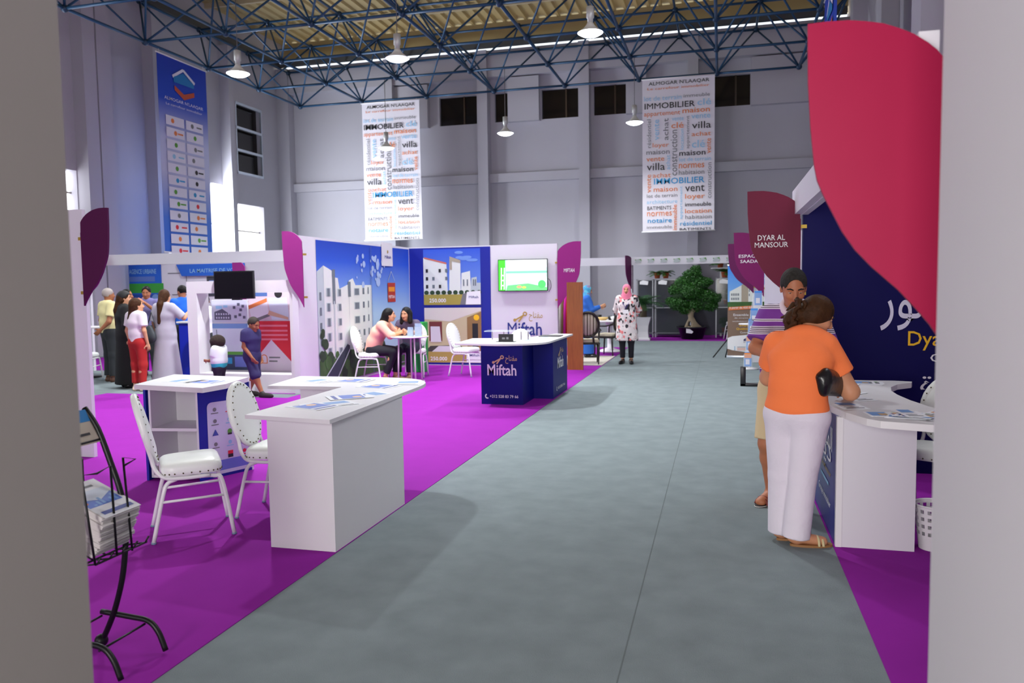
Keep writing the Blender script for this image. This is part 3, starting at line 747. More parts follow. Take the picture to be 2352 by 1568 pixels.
def logo_banner(label, x, y0, y1, z0, z1, sgn=1):
    T = thing('hanging_banner', label, 'banner', (x, (y0+y1)/2, z0))
    H_ = z1-z0; W_ = abs(y1-y0)
    bm_ = ramp_mat('banner_blue_gradient', [(0, (40, 100, 205)), (.18, (70, 120, 215)), (.42, (196, 200, 232)), (.58, (190, 196, 232)), (.78, (20, 70, 190)), (1, (10, 50, 165))], 'Z', 0.0, 4.95)
    banner_mesh('fabric', (x, y0, z0), (0, sgn, 0), W_, H_, bm_, T, .02)
    p = Print((x+sgn*.014, y0, z0), (0, sgn, 0), (0, 0, 1)); LW = M('ink_lilac_white', (222, 220, 238), .7)
    # emblem: pitched roof over blue body and orange hull
    cx_, cz = W_*.5, H_*.895
    p.line((cx_-.42, cz+.05), (cx_, cz+.30), .07, LW); p.line((cx_, cz+.30), (cx_+.45, cz+.05), .07, LW)
    p.poly([(cx_-.38, cz-.08), (cx_+.42, cz-.08), (cx_+.42, cz+.02), (cx_, cz+.22), (cx_-.38, cz+.05)], M('ink_teal', (25, 120, 185), .6), 1)
    p.poly([(cx_-.36, cz-.16), (cx_-.36, cz-.28), (cx_, cz-.46), (cx_+.42, cz-.30), (cx_+.42, cz-.18), (cx_, cz-.32)], M('ink_rust', (190, 80, 50), .6), 1)
    p.text("ALMOGAR N'LAAQAR", .2, H_*.775, W_-.2, H_*.795, LW, 1, .01); p.text('Le carrefour immobilier', .25, H_*.752, W_-.25, H_*.764, LW, 1)
    cs = [ORP, GREYP, ORP, GRN, GRN, GREYP, LBL, GREYP, GRN, INK, CYP, INK, GRN, CYP, GRN, REDP, GREYP, ORP, REDP, ORP, ORP, GRN, REDP, ORP]
    for r_ in range(12):
        for c_ in range(2):
            a = .22+c_*(W_*.40); z = H_*.70-r_*H_*.0605
            p.rect(a, z-H_*.048, a+W_*.36, z, LW, 1)
            k = cs[r_*2+c_]
            p.disc(a+W_*(.18 if r_ % 3 else .13), z-H_*.024, .06, k, 2)
            if (r_+c_) % 2: p.rect(a+W_*.18+.08, z-H_*.028, a+W_*.33, z-H_*.02, k, 2)
    p.build('printed_logos', T)
    for z in (z0, z1): rod = MB(); rod.tube([(x, y0-.03*sgn, z), (x, y1+.03*sgn, z)], .018, WHITE, 8); rod.build('rod', T)
    for yy in (y0+.1*sgn, y1-.1*sgn): g = MB(); g.tube([(x, yy, z1), (x-.02, yy, 7.66)], .006, WHITE, 5); g.build('tie', T)
logo_banner('tall blue banner with rows of white logo boxes on the left side wall', -13.55, 17.02, 18.95, 2.58, 7.52)
logo_banner('blue banner mostly hidden behind the crimson leaf panel at top right', 2.1, 18.3, 16.4, 2.6, 7.52, -1)

# ------------------------------------------------------------------ leaf shaped name panels
LEAF = [(0, 1), (.134, 1.002), (.305, 1.0), (.427, .992), (.549, .981), (.671, .961), (.768, .941), (.866, .912), (.93, .888), (.98, .862), (.988, .76), (1, .755), (1, 0),
        (.93, .045), (.83, .095), (.70, .155), (.5, .23), (.378, .284), (.28, .343), (.207, .402), (.134, .461), (.085, .51), (.061, .559), (.03, .68), (.008, .82)]
def leaf(label, x0, y, z0, w_, h_, col, text=None, mirror=False, yaw=0.0, name_m='leaf', brack=True):
    T = thing('leaf_panel', label, 'sign', (x0+w_/2, y, z0), yaw, 'leaf shaped booth name panels')
    pts = [((w_*(1-u) if mirror else w_*u), h_*v) for u, v in LEAF]
    if not mirror: pts = pts[::-1]
    m = M(name_m, col, .5, noise=.05, scale=5, spec=.2)
    g = MB(); g.prism([(u-w_/2, v) for u, v in pts], -.011, .011, m, lambda u, v, w__: (u, w__, v)); pn = g.build('panel', T, world=False)
    if text:
        p = Print((-w_/2, -.0125, 0), (1, 0, 0), (0, 0, 1))
        for (t, a, c, d, e) in text: p.text(t, a*w_, c*h_, d*w_, e*h_, WP, 0, .03)
        p.mb.build('lettering', pn, world=False)
    if brack:
        sx = -1 if mirror else 1; b_ = MB()
        for zz in (.12, .68): b_.box((sx*(w_/2-.02), .011, zz*h_), (sx*(w_/2+.05), .03, zz*h_+.03), M('brass_bracket', (190, 160, 70), .4, metal=.6))
        b_.build('bracket', T, world=False)
    return T
CRIM = (152, 12, 60)
leaf('large crimson leaf panel nearest the camera at upper right', .265, 2.75, 1.43, .405, 1.01, CRIM, name_m='leaf_crimson')
leaf('dark red leaf panel with white two-line lettering at the navy booth', .215, 7.1, 1.38, .435, 1.01, (112, 24, 56), [('DYAR AL', .20, .585, .71, .63), ('MANSOUR', .145, .525, .77, .57)], name_m='leaf_wine')
leaf('purple leaf panel with white two-line lettering behind the dark red one', .19, 12.9, 1.38, .46, 1.01, (125, 28, 95), [('ESPACE', .17, .61, .80, .66), ('SAADA', .22, .53, .80, .58)], name_m='leaf_plum')
leaf('dark purple leaf panel half hidden above the roll-up banner', .13, 16.4, 1.38, .5, 1.0, (98, 26, 80), [('IMMO', .5, .42, .9, .47)], name_m='leaf_dark_plum')
leaf('magenta leaf panel with one white word above the wooden partition', -3.09, 15.12, 1.15, .47, 1.30, (150, 40, 125), [('MIFTAH', .28, .545, .72, .60)], mirror=True, name_m='leaf_magenta')
leaf('magenta leaf panel on the near end of the white booth wall', -6.42, 10.68, 1.33, .33, 1.15, (140, 45, 120), name_m='leaf_magenta2')
leaf('dark purple leaf panel on the white post at the left edge', -5.90, 6.24, 1.48, .32, .92, (80, 22, 68), mirror=True, name_m='leaf_aubergine')
leaf('magenta leaf panel behind the dark one at the left edge', -12.35, 13.1, 1.45, .46, .95, (150, 40, 125), mirror=True, name_m='leaf_magenta3')
leaf('thin dark leaf panel seen edge-on beside the plant display', -2.75, 22.3, 1.35, .5, 1.05, (95, 25, 80), yaw=math.radians(72), name_m='leaf_plum2', brack=False)
leaf('small magenta leaf top showing above the switched-off screen', -9.96, 14.57, 1.22, .30, 1.0, (165, 50, 140), name_m='leaf_magenta4')

# ------------------------------------------------------------------ entrance walls close to the camera
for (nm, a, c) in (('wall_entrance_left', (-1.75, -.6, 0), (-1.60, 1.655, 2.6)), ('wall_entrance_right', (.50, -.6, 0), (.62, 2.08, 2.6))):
    g = MB(); g.box(a, c, M('entrance_panel', (190, 187, 192), .6, noise=.02, scale=2) if a[0] > 0 else M('entrance_panel_shaded', (150, 144, 139), .6, noise=.02, scale=2)); tag(g.build(nm), kind='structure')  # left panel coloured darker to stand for its shaded face

# ------------------------------------------------------------------ banquet chairs
def banquet_chair(label, loc, rotz, group):
    T = thing('banquet_chair', label, 'chair', loc, rotz, group)
    # local: faces +y, near the origin between the four feet
    R = Matrix.Rotation(math.radians(-3), 3, 'X')
    g = MB(); pts = []
    for (x, y) in [(-.20, -.20), (.20, -.20), (.225, .18), (-.225, .18)]: pts.append((x, y))
    def rr(pts, r, n=5):
        out = []; N = len(pts)
        for i in range(N):
            p = Vector(pts[i]); a = (Vector(pts[i-1])-p).normalized(); c = (Vector(pts[(i+1) % N])-p).normalized()
            for k in range(n+1):
                t = k/n; q = p+a*r*(1-t)**2+c*r*t**2
                out.append((q.x, q.y))
        return out
    rp = rr(pts, .09); n = len(rp); v = []; prof = [(.86, .415), (.985, .42), (1.0, .44), (1.0, .465), (.97, .485), (.9, .498), (.7, .507), (.3, .512)]
    for (k, z) in prof: v += [(x*k, y*k, z+.02*(y+.2)) for x, y in rp]
    fcs = [(i*n+j, i*n+(j+1) % n, (i+1)*n+(j+1) % n, (i+1)*n+j) for i in range(len(prof)-1) for j in range(n)]
    fcs += [tuple(range(n-1, -1, -1)), tuple((len(prof)-1)*n+j for j in range(n))]
    g.add(v, fcs, LEA, True); seat = g.build('seat', T, world=False)
    def studs(name, P, par):
        s_ = MB()
        for p in P: s_.ell(p, (.0055, .0055, .0055), STUD, n=6, k=4)
        s_.build(name, par, world=False)
    st = []
    for i in range(n):
        p, q = Vector(rp[i]), Vector(rp[(i+1) % n]); L = (q-p).length; m_ = max(1, int(L/.045))
        for k in range(m_):
            a = p.lerp(q, k/m_); st.append((a.x*1.0, a.y*1.0, .435+.02*(a.y+.2)))
    studs('studs', st, seat)
    # backrest: padded oval tilted back
    tl = math.radians(14); C0 = Vector((0, -.275, .71)); ux = Vector((1, 0, 0)); uz = Vector((0, -math.sin(tl), math.cos(tl))); un = ux.cross(uz)*-1
    g = MB(); v = []; n = 28; rings = [(0.0, -.022), (.82, -.024), (.96, -.020), (1, -.006), (1, .010), (.96, .022), (.84, .018), (.80, .022), (.6, .033), (0.0, .038)]
    for (k, d) in rings:
        for j in range(n):
            a = 2*PI*j/n; v.append(tuple(C0+ux*math.cos(a)*.195*k+uz*math.sin(a)*.245*k+un*d))
    g.add(v, [(i*n+j, (i+1)*n+j, (i+1)*n+(j+1) % n, i*n+(j+1) % n) for i in range(len(rings)-1) for j in range(n)], LEA, True); bk = g.build('backrest', T, world=False)
    studs('studs', [tuple(C0+ux*math.cos(a)*.172+uz*math.sin(a)*.219+un*.022) for a in [2*PI*j/26 for j in range(26)]], bk)
    for sx in (-1, 1):
        x = sx*.185
        f_ = MB(); f_.tube(bez([C0+uz*.0+ux*sx*.185-un*.01, C0-uz*.16+ux*sx*.155-un*.01, (sx*.165, -.225, .47), (sx*.185, -.17, .415), (sx*.2, -.06, .405), (sx*.21, .10, .41)], 5), .013, CHW, 8); f_.build('back_frame', T, world=False)
        f_ = MB(); f_.tube(bez([(x, -.10, .40), (x, -.155, .375), (x*1.05, -.185, .30), (x*1.12, -.25, .012)], 5), .0135, CHW, 8); f_.tube([(x*1.12, -.25, .012), (x*1.12, -.252, 0)], .016, M('foot_cap', (120, 140, 165), .4), 8); f_.build('leg', T, world=False)
        f_ = MB(); f_.tube(bez([(x*1.05, .04, .405), (x*1.08, .13, .40), (x*1.12, .175, .36), (x*1.2, .235, .012)], 5), .0135, CHW, 8); f_.tube([(x*1.2, .235, .012), (x*1.2, .236, 0)], .016, MATS['foot_cap'], 8); f_.build('leg', T, world=False)
        f_ = MB(); f_.tube([(x*1.07, -.20, .26), (x*1.14, .193, .27)], .009, CHW, 6); f_.build('stretcher', T, world=False)
    return T
CG = 'white banquet chairs with studded oval backs'
ch0 = banquet_chair('white studded oval-back chair beside the black brochure rack', (-3.43, 4.47, .004), math.radians(-50), CG)
dup(ch0, (-3.075, 5.0, .004), math.radians(-84), 'white studded oval-back chair half hidden behind the white counter')
dup(ch0, (-4.44, 13.45, .004), math.radians(-104), 'empty white oval-back chair beside the navy desk')
dup(ch0, (-5.80, 12.40, .004), math.radians(-86), 'white chair under the woman in the peach blouse')
dup(ch0, (-5.34, 13.16, .004), math.radians(190), 'white chair under the woman facing the round table')
dup(ch0, (-3.02, 11.35, .004), math.radians(170), 'white chair tucked behind the navy desk')
dup(ch0, (-11.15, 11.7, .0), math.radians(20), 'blurred white chair beside the queue at far left')
dup(ch0, (1.40, 5.75, .004), math.radians(150), 'white studded chair behind the right counter by the waste bin')
dup(ch0, (.35, 22.9, .004), math.radians(100), 'white chair beyond the bonsai, half behind the roll-up banner')

# ------------------------------------------------------------------ left white counter
def rounded(pts, rad):
    out = []; N = len(pts)
    for i in range(N):
        r = rad.get(i, 0); p = Vector(pts[i])
        if not r: out.append(tuple(p)); continue
        a = (Vector(pts[i-1])-p); c = (Vector(pts[(i+1) % N])-p); a.normalize(); c.normalize()
        for k in range(9):
            t = k/8; q = p+a*r*(1-t)**2+c*r*t**2; out.append((q.x, q.y))
    return out
T = thing('reception_counter', 'large white L-shaped counter in the left foreground', 'counter', (-2.7, 5.0, 0))
top = rounded([(-2.86, 4.25), (-2.235, 4.17), (-2.29, 6.26), (-3.62, 6.24), (-3.53, 5.57), (-2.88, 5.60)], {2: .55, 5: .03})
g = MB(); g.prism(top, .815, .84, WHITE); g.build('counter_top', T)
g = MB(); g.box((-2.72, 4.27, .003), (-2.275, 5.36, .815), WHITE); g.build('pedestal', T)
g = MB(); g.box((-3.30, 5.68, .003), (-2.85, 6.12, .815), WHITE); g.build('pedestal', T)
# brochures on it
def brochure(label, x, y, z, rot, group, pages=2, w_=.21, l_=.297, cat='brochure', style=0):
    T = thing('brochure', label, cat, (x, y, z), rot, group)
    g = MB()
    for i in range(pages):
        o = .004*i; g.box((-w_/2+o, -l_/2-o, .0012*i), (w_/2+o, l_/2-o, .0012*i+.001), M('paper_white', (232, 234, 240), .6))
    g.build('sheets', T, world=False)
    zt = .0012*(pages-1)+.0012; o = .004*(pages-1)
    p = Print((-w_/2+o, -l_/2-o, zt), (1, 0, 0), (0, 1, 0), .0004); B1 = M('ink_print_blue', (90, 120, 205), .5); B2 = M('ink_print_deep', (60, 75, 160), .5)
    if style == 0:
        p.rect(.012, .085, w_-.012, l_-.05, B1, 0); p.disc(w_*.62, l_*.68, .035, M('ink_peach', (235, 190, 150), .5), 1); p.rect(.012, .03, w_-.012, .058, B2, 0); p.rect(.03, l_-.035, .09, l_-.022, B2, 0)
    elif style == 1:
        p.rect(.01, l_*.45, w_-.01, l_-.01, M('ink_sky', (120, 160, 215), .5), 0); p.rect(.02, l_*.5, w_*.6, l_*.72, M('ink_tan', (200, 170, 130), .5), 1); p.rect(.02, .03, w_-.05, .06, GREYP, 0); p.rect(.02, .08, w_-.03, .10, GREYP, 0); p.disc(w_*.8, .05, .014, GRN, 1)
    else:
        p.rect(.02, .03, w_-.02, .05, GREYP, 0); p.rect(.02, .07, w_-.04, .085, GREYP, 0); p.rect(.02, .15, w_-.03, .25, M('ink_sky', (120, 160, 215), .5), 0)
    p.mb.build('printed_cover', T, world=False); return T
GP = 'blue printed brochures on the white counter'
brochure('blue brochure with an orange sun nearest the near edge of the white counter', -2.60, 4.62, .84, 1.25, GP, 3)
brochure('fan of blue brochures in the middle of the white counter', -2.55, 5.08, .84, -.9, GP, 5)
brochure('blue brochure with an orange sun near the rounded corner', -2.60, 5.66, .84, 1.35, GP, 2)
brochure('white leaflet lying beside the near blue brochure', -2.48, 4.78, .84, .9, GP, 1, style=2)
brochure('pale leaflet under the brochure fan', -2.47, 5.22, .8401, -.5, GP, 1, style=2)
brochure('loose leaflets at the rounded end of the counter', -2.45, 5.90, .84, .3, GP, 2, style=2)
brochure('blue brochures on the far arm of the white counter', -2.98, 5.98, .84, 1.5, GP, 3)
brochure('grey leaflets at the far end of the white counter', -3.25, 5.92, .84, 1.1, GP, 2, style=2)

# ------------------------------------------------------------------ open shelf kiosk with blue sides
T = thing('shelf_kiosk', 'white open-shelf kiosk with blue sides and a logo sheet', 'counter', (-4.45, 5.85, 0))
g = MB(); g.prism([(-4.72, 5.47), (-3.98, 5.36), (-3.95, 5.62), (-4.05, 6.10), (-4.9, 6.2)], .80, .84, WHITE); g.build('counter_top', T)
A, B_, C_, D_ = Vector((-4.72, 5.57)), Vector((-4.24, 5.64)), Vector((-4.05, 6.13)), Vector((-4.80, 6.10))
def wallseg(mb, p, q, t, z0, z1, m):
    d = (q-p).normalized(); n_ = Vector((-d.y, d.x))*t
    mb.prism([tuple(p), tuple(q), tuple(q+n_), tuple(p+n_)], z0, z1, m)
g = MB(); wallseg(g, B_, C_, .02, .004, .80, ROYAL); g.build('side_panel', T)
g = MB(); wallseg(g, D_, A, .02, .004, .80, ROYAL); g.build('side_panel', T)
GRW = M('white_melamine', (214, 212, 218), .5)
g = MB(); wallseg(g, D_, C_, -.02, .004, .80, GRW); g.build('back_panel', T)
fd = (B_-A).normalized(); nd = Vector((-fd.y, fd.x))
for s_ in (.045, (B_-A).length-.02):
    g = MB(); p = A+fd*s_; g.prism([tuple(p), tuple(p+fd*.018), tuple(p+fd*.018+nd*.42), tuple(p+nd*.42)], .03, .80, GRW); g.build('upright', T)
for z in (.43, .03):
    g = MB(); p, q = A+fd*.05, A+fd*((B_-A).length-.01); g.prism([tuple(p), tuple(q), tuple(q+nd*.42), tuple(p+nd*.42)], z, z+.025, GRW); g.build('shelf', T)
g = MB(); p_, q_ = A+fd*.045+nd*.40, A+fd*((B_-A).length-.002)+nd*.40; g.prism([tuple(p_), tuple(q_), tuple(q_+nd*.012), tuple(p_+nd*.012)], .03, .80, GRW); g.build('inner_back', T)
dd = (C_-B_).normalized(); nr = Vector((dd.y, -dd.x))
p = Print((B_.x+nr.x*.002+dd.x*.08, B_.y+nr.y*.002+dd.y*.08, .03), (dd.x, dd.y, 0), (0, 0, 1), .001)
SH = M('logo_sheet', (205, 203, 228), .6)
p.poly(rounded([(0, 0), (.44, 0), (.44, .63), (0, .63)], {2: .05, 3: .05}), SH, 0); p.rect(0, 0, .44, .12, M('ink_periwinkle', (105, 118, 200), .6), 1); p.rect(0, 0, .44, .03, SH, 2)
cs = [GREYP, REDP, ORP, GREYP, LBL, GREYP, CYP, GRN, ORP, GREYP, LBL, CYP, GREYP, INK, REDP]
for r_ in range(5):
    for c_ in range(3):
        x, z = .07+.14*c_, .56-.1*r_
        k = cs[r_*3+c_]
        if (r_, c_) == (2, 0): p.poly([(x-.03, z-.02), (x+.03, z-.02), (x, z+.035)], M('ink_print_deep', (60, 75, 160)), 3)
        elif (r_, c_) == (4, 1): p.rect(x-.025, z, x+.025, z+.03, REDP, 3); p.rect(x-.025, z-.03, x+.025, z, INK, 3)
        elif (r_, c_) == (2, 1): p.disc(x, z, .022, GRN, 3); p.rect(x-.02, z-.03, x+.02, z-.015, INK, 3)
        else: p.disc(x, z+.005, .017, k, 3); p.rect(x-.035, z-.03, x+.035, z-.022, k, 3)
p.build('logo_sheet', T)
GK = 'leaflets on the shelf kiosk'
brochure('pale blue leaflet on the left of the kiosk top', -4.45, 5.75, .84, 1.4, GK, 2, style=2)
brochure('pale blue leaflet on the right of the kiosk top', -4.20, 5.72, .84, 1.5, GK, 2)

# ------------------------------------------------------------------ black brochure rack, newspapers
T = thing('brochure_rack', 'black wire brochure rack on curved tube legs at the left edge', 'rack', (-2.6, 2.66, 0))
for y in (2.87, 2.60):
    g = MB(); g.tube(bez([(-2.745, y, 1.10), (-2.68, y, 1.01), (-2.62, y, .86), (-2.575, y, .73), (-2.555, y, .60), (-2.565, y, .47), (-2.59, y, .33), (-2.64, y, .18), (-2.70, y, .06), (-2.725, y, .03)], 4), .013, BLK, 10); g.build('upright', T)
    g = MB(); g.tube(bez([(-2.72, y+.01, .165), (-2.56, y+.01, .155), (-2.47, y+.01, .145), (-2.42, y+.01, .10), (-2.385, y+.01, .018)], 5), .0125, BLK, 10); g.build('leg', T)
    g = MB(); g.ell((-2.72, y, .034), (.03, .03, .03), BLK); g.build('foot', T)
for (x, z) in ((-2.71, .15), (-2.48, .135), (-2.66, .965)): g = MB(); g.tube([(x, 2.60, z), (x, 2.87, z)], .005, BLK, 6); g.build('cross_bar', T)
g = MB()
for y in (2.61, 2.68, 2.75, 2.82, 2.89): g.tube([(-2.80, y, .60), (-2.56, y, .485), (-2.475, y, .50), (-2.455, y, .53)], .004, BLK, 6)
for (x, z) in ((-2.80, .60), (-2.56, .485), (-2.475, .50)): g.tube([(x, 2.60, z), (x, 2.90, z)], .0045, BLK, 6)
g.tube([(-2.475, 2.60, .50), (-2.52, 2.60, .87), (-2.50, 2.66, .865), (-2.485, 2.72, .885), (-2.475, 2.72, .50)], .005, BLK, 6)
g.tube([(-2.475, 2.81, .49), (-2.50, 2.81, .90), (-2.44, 2.815, .895), (-2.495, 2.81, .865)], .005, BLK, 6)
g.tube([(-2.60, 2.60, .50), (-2.78, 2.60, .84)], .0045, BLK, 6); g.tube([(-2.80, 2.90, .60), (-2.80, 2.90, .86), (-2.80, 2.60, .86), (-2.80, 2.60, .60)], .0045, BLK, 6)
g.build('wire_basket', T)
g = MB(); g.add([(-2.655, 2.61, .955), (-2.655, 2.86, .955), (-2.735, 2.86, 1.095), (-2.735, 2.61, 1.095)], [(0, 1, 2, 3), (3, 2, 1, 0)], M('sign_cream', (215, 212, 190), .5))
g.add([(-2.705, 2.61, 1.046), (-2.705, 2.86, 1.046), (-2.732, 2.86, 1.096), (-2.732, 2.61, 1.096)], [(0, 1, 2, 3)], M('ink_teal', (25, 120, 185)))
g.add([(-2.671, 2.70, .992), (-2.671, 2.82, .992), (-2.677, 2.82, 1.002), (-2.677, 2.70, 1.002)], [(0, 1, 2, 3)], INK); g.build('header_sign', T)
# stack of newspapers as individual bundles, folded edges uneven
random.seed(3)
PAP = M('newsprint', (205, 200, 198), .8, noise=.06, scale=30)
tilt = Matrix.Rotation(math.radians(23), 3, 'Y')
zz = 0.0; k = 0; BASE = Vector((-2.668, 2.765, .553))
while zz < .18:
    th = random.uniform(.012, .020); k += 1
    T = thing('newspaper', 'folded newspaper in the stack standing in the black rack', 'newspaper', tuple(BASE+tilt @ Vector((0, 0, zz))), 0, 'newspapers stacked in the rack')
    jx, jy, ja = random.uniform(-.006, .006), random.uniform(-.008, .008), random.uniform(-.04, .04)
    g = MB(); Rz = Matrix.Rotation(ja, 3, 'Z')
    for q in range(4):
        g.box((-.135+random.uniform(-.004, .004), -.105, th*q/4), (.135+random.uniform(-.006, .006), .105+random.uniform(-.003, .003), th*(q+.92)/4), PAP, bev=.0012)
    g.v = [tuple(tilt @ (Rz @ Vector(v)+Vector((jx, jy, 0)))) for v in g.v]; g.build('folded_sheets', T, world=False)
    zz += th+.0008; last = T
last['label'] = 'topmost newspaper in the rack with a blue photo of buildings'; zt = th+.0006
p = Print(tilt @ Vector((.135, -.105, zt)), tilt @ Vector((0, 1, 0)), tilt @ Vector((-1, 0, 0)), .0005)
NEWB = M('ink_print_deep', (60, 75, 160)); B1 = M('ink_print_blue', (90, 120, 205))
p.rect(0, 0, .21, .27, M('paper_white', (232, 234, 240)), 0); p.rect(.02, .022, .19, .045, NEWB, 1); p.rect(.005, .085, .19, .20, B1, 1); p.poly([(.005, .15), (.10, .12), (.19, .16), (.19, .20), (.005, .20)], M('ink_ice', (215, 225, 240)), 2)
for i in range(6): p.rect(.04+i*.024, .09, .055+i*.024, .10+.02*((i*7) % 3), M('ink_sky', (120, 160, 215)), 2)
p.disc(.02, .12, .008, ORP, 2); p.rect(.05, .22, .16, .235, GREYP, 1); p.mb.build('front_page', last, world=False)
# ------------------------------------------------------------------ stand walls left
def panel(name, label, cat, a, b, m=STAND, group=None):
    g = MB(); g.box(a, b, m); return tag(g.build(name), label, cat, group)
panel('stand_post', 'white panel post at the left edge under the dark leaf', 'panel', (-6.12, 6.26, .004), (-5.90, 6.30, 2.40))
panel('stand_post', 'distant white post at far left under the magenta leaf', 'panel', (-12.75, 13.16, .004), (-12.30, 13.22, 2.40))
# far left booth B: fascia, back wall with signs
panel('booth_fascia', 'white fascia beam above the queue at far left', 'panel', (-12.6, 13.25, 2.13), (-6.35, 13.33, 2.34))
T = thing('booth_back_wall', 'blue and green printed booth wall behind the queue', 'partition', (-13.2, 17.2, 0))
g = MB(); g.box((-15.0, 17.4, 0), (-9.2, 17.46, 2.4), STAND); g.build('panel', T)
p = Print((-15.0, 17.395, 0), (1, 0, 0), (0, 0, 1), .003)
x0, x1 = -15.55+15.0, -14.25+15.0
p.rect(.0, 1.2, 1.0, 2.35, M('sign_azure', (35, 100, 205), .5), 0); p.rect(0, 1.55, 1.05, 1.80, M('sign_green', (60, 165, 60), .5), 1); p.rect(0, 1.85, .8, 1.98, M('sign_mid_blue', (95, 125, 195), .5), 1)
p.text('AGENCE URBAINE', .02, 2.05, .85, 2.17, LBL, 2, .02); p.rect(0, 1.2, .95, 1.52, M('sign_deep_blue', (40, 80, 165), .5), 1); p.disc(.8, 1.4, .12, M('ink_sky', (120, 160, 215)), 2)
for (a, c, d, e) in ((1.2, 1.55, 1.75, 2.05), (1.3, 1.2, 1.9, 1.5)): p.line((a, e), (d, e), .02, GREYP); p.line((d, c), (d, e), .02, GREYP)
p.rect(2.35, 1.45, 2.95, 1.95, M('dark_screen', (70, 72, 82), .3), 1); p.rect(2.42, 1.52, 2.88, 1.85, M('ink_soft_blue', (130, 160, 215)), 2)
p.rect(1.9, .9, 3.3, 1.2, M('dark_panel', (60, 62, 75), .5), 1)
p.build('printed_graphics', T)
T = thing('booth_header', 'blue slanted header sign above the queue', 'sign', (-11.4, 16.5, 2.0))
g = MB(); g.prism([(-12.65, 2.27), (-12.5, 1.97), (-10.2, 1.97), (-10.2, 2.27)][::-1], 0, .03, M('sign_azure', (35, 100, 205)), lambda u, v, w_: (u*1.04-.35, 17.34+w_, v)); g.build('board', T)
p = Print((-13.1, 17.337, 2.05), (1, 0, 0), (0, 0, 1)); p.text('LA MAITRISE DE VOTRE AVENIR', 0, 0, 2.1, .1, LBL, 0, .01); p.build('lettering', T)
panel('booth_wall', 'white booth wall behind the switched-off screen', 'partition', (-9.68, 14.6, 0), (-6.3, 14.66, 2.20))
T = thing('fern', 'dark spiky palm behind the queue', 'plant', (-12.3, 15.6, 0))
LEAFG = M('palm_green', (30, 62, 42), .5); LEAFD = M('foliage_green', (42, 88, 30), .45, noise=.4, scale=9)
def frond_plant(T, c, z0, L, n, m, spread=1.0, wid=.02, seed=1, upr=.8, name='fronds'):
    rnd = random.Random(seed); g = MB()
    for i in range(n):
        a = 2*PI*i/n+rnd.uniform(-.3, .3); e = rnd.uniform(upr*.35, upr*1.3); Lk = L*rnd.uniform(.75, 1.1)
        P = [Vector((c[0]+math.cos(a)*Lk*spread*t*math.cos(e*(1-t*.55)), c[1]+math.sin(a)*Lk*spread*t*math.cos(e*(1-t*.55)), z0+Lk*(math.sin(e)*t*1.1-t*t*.55))) for t in [k/6 for k in range(7)]]
        side = Vector((-math.sin(a), math.cos(a), 0))
        for k in range(12):
            t = (k+1)/12*5.9; q = P[int(t)].lerp(P[min(int(t)+1, 6)], t-int(t)); d = (P[min(int(t)+1, 6)]-P[int(t)]).normalized()
            ln = Lk*.28*math.sin(PI*(k+1.5)/14)+.02
            for sgn in (-1, 1):
                tip = q+side*sgn*ln+d*ln*.6-Vector((0, 0, ln*.2)); n_ = d*wid*.5
                g.add([q-n_, q+n_, tip], [(0, 1, 2)], m)
        g.tube(P, .004, m, 4, caps=False)
    return g.build(name, T)
def pot(T, c, r, h_, m, name='pot'):
    g = MB(); g.lathe([(r*.72, 0), (r*.95, h_*.9), (r*1.05, h_*.9), (r*1.05, h_), (r*.9, h_), (r*.88, h_*.85), (0, h_*.85)], m, c); return g.build(name, T)
frond_plant(T, (-12.3, 15.6), 1.1, .8, 22, LEAFG, 1, .05, 5); g = MB(); g.tube([(-12.3, 15.6, .3), (-12.3, 15.6, 1.15)], .06, M('palm_trunk', (90, 80, 62), .9, bump=.5), 8); g.build('trunk', T); pot(T, (-12.3, 15.6, 0), .22, .38, BLKP)
T = thing('booth_counter', 'royal blue counter at the right end of the queue', 'counter', (-9.0, 12.3, 0))
g = MB(); g.box((-9.50, 12.2, 0), (-8.6, 12.35, 1.02), M('royal_laminate', (15, 35, 185), .5)); g.build('front_panel', T); g = MB(); g.box((-9.53, 12.17, 1.02), (-8.58, 12.38, 1.05), WHITE); g.build('counter_top', T)
T = thing('bar_table', 'small white table behind the man in the pale yellow shirt', 'table', (-11.5, 12.2, 0))
g = MB(); g.lathe([(0, .93), (.3, .93), (.3, .96), (0, .96)], WHITE, (-11.5, 12.2, 0)); g.build('table_top', T); g = MB(); g.tube([(-11.5, 12.2, .02), (-11.5, 12.2, .93)], .03, BLK); g.lathe([(.22, 0), (.22, .02), (.03, .03)], BLK, (-11.5, 12.2, 0)); g.build('leg', T)

# booth C: framed opening with posters and a screen above
T = thing('display_stand', 'white box frame with an opening showing posters', 'display stand', (-7.2, 10.9, 0))
g = MB(); fx0, fx1, fy = -8.2, -6.3, 10.75
for a, b in (((fx0, fy, .004), (-8.02, fy+.3, 1.75)), ((-6.38, fy, .004), (fx1, fy+.3, 1.75)), ((-8.02, fy, 1.56), (-6.38, fy+.3, 1.75)), ((-8.02, fy, .004), (-6.38, fy+.3, .29))): g.box(a, b, WHITE)
g.build('frame', T)
T = thing('building_poster', 'poster of a white building with floor plans inside the white frame', 'poster', (-7.78, 11.1, .3))
g = MB(); g.box((-8.09, 11.22, .004), (-7.43, 11.25, 1.45), STAND); g.build('board', T)
p = Print((-8.09, 11.217, .30), (1, 0, 0), (0, 0, 1), .0015); PG = M('ink_mist', (200, 203, 222)); PD = M('ink_slate', (92, 92, 115))
p.rect(0, .78, .66, 1.14, PG, 0); p.poly([(.05, .82), (.05, .95), (.2, 1.0), (.36, .9), (.36, .82)], PD, 1)
for i in range(12): p.rect(.08+.045*(i % 6), .84+.06*(i//6), .105+.045*(i % 6), .87+.06*(i//6), PG, 2)
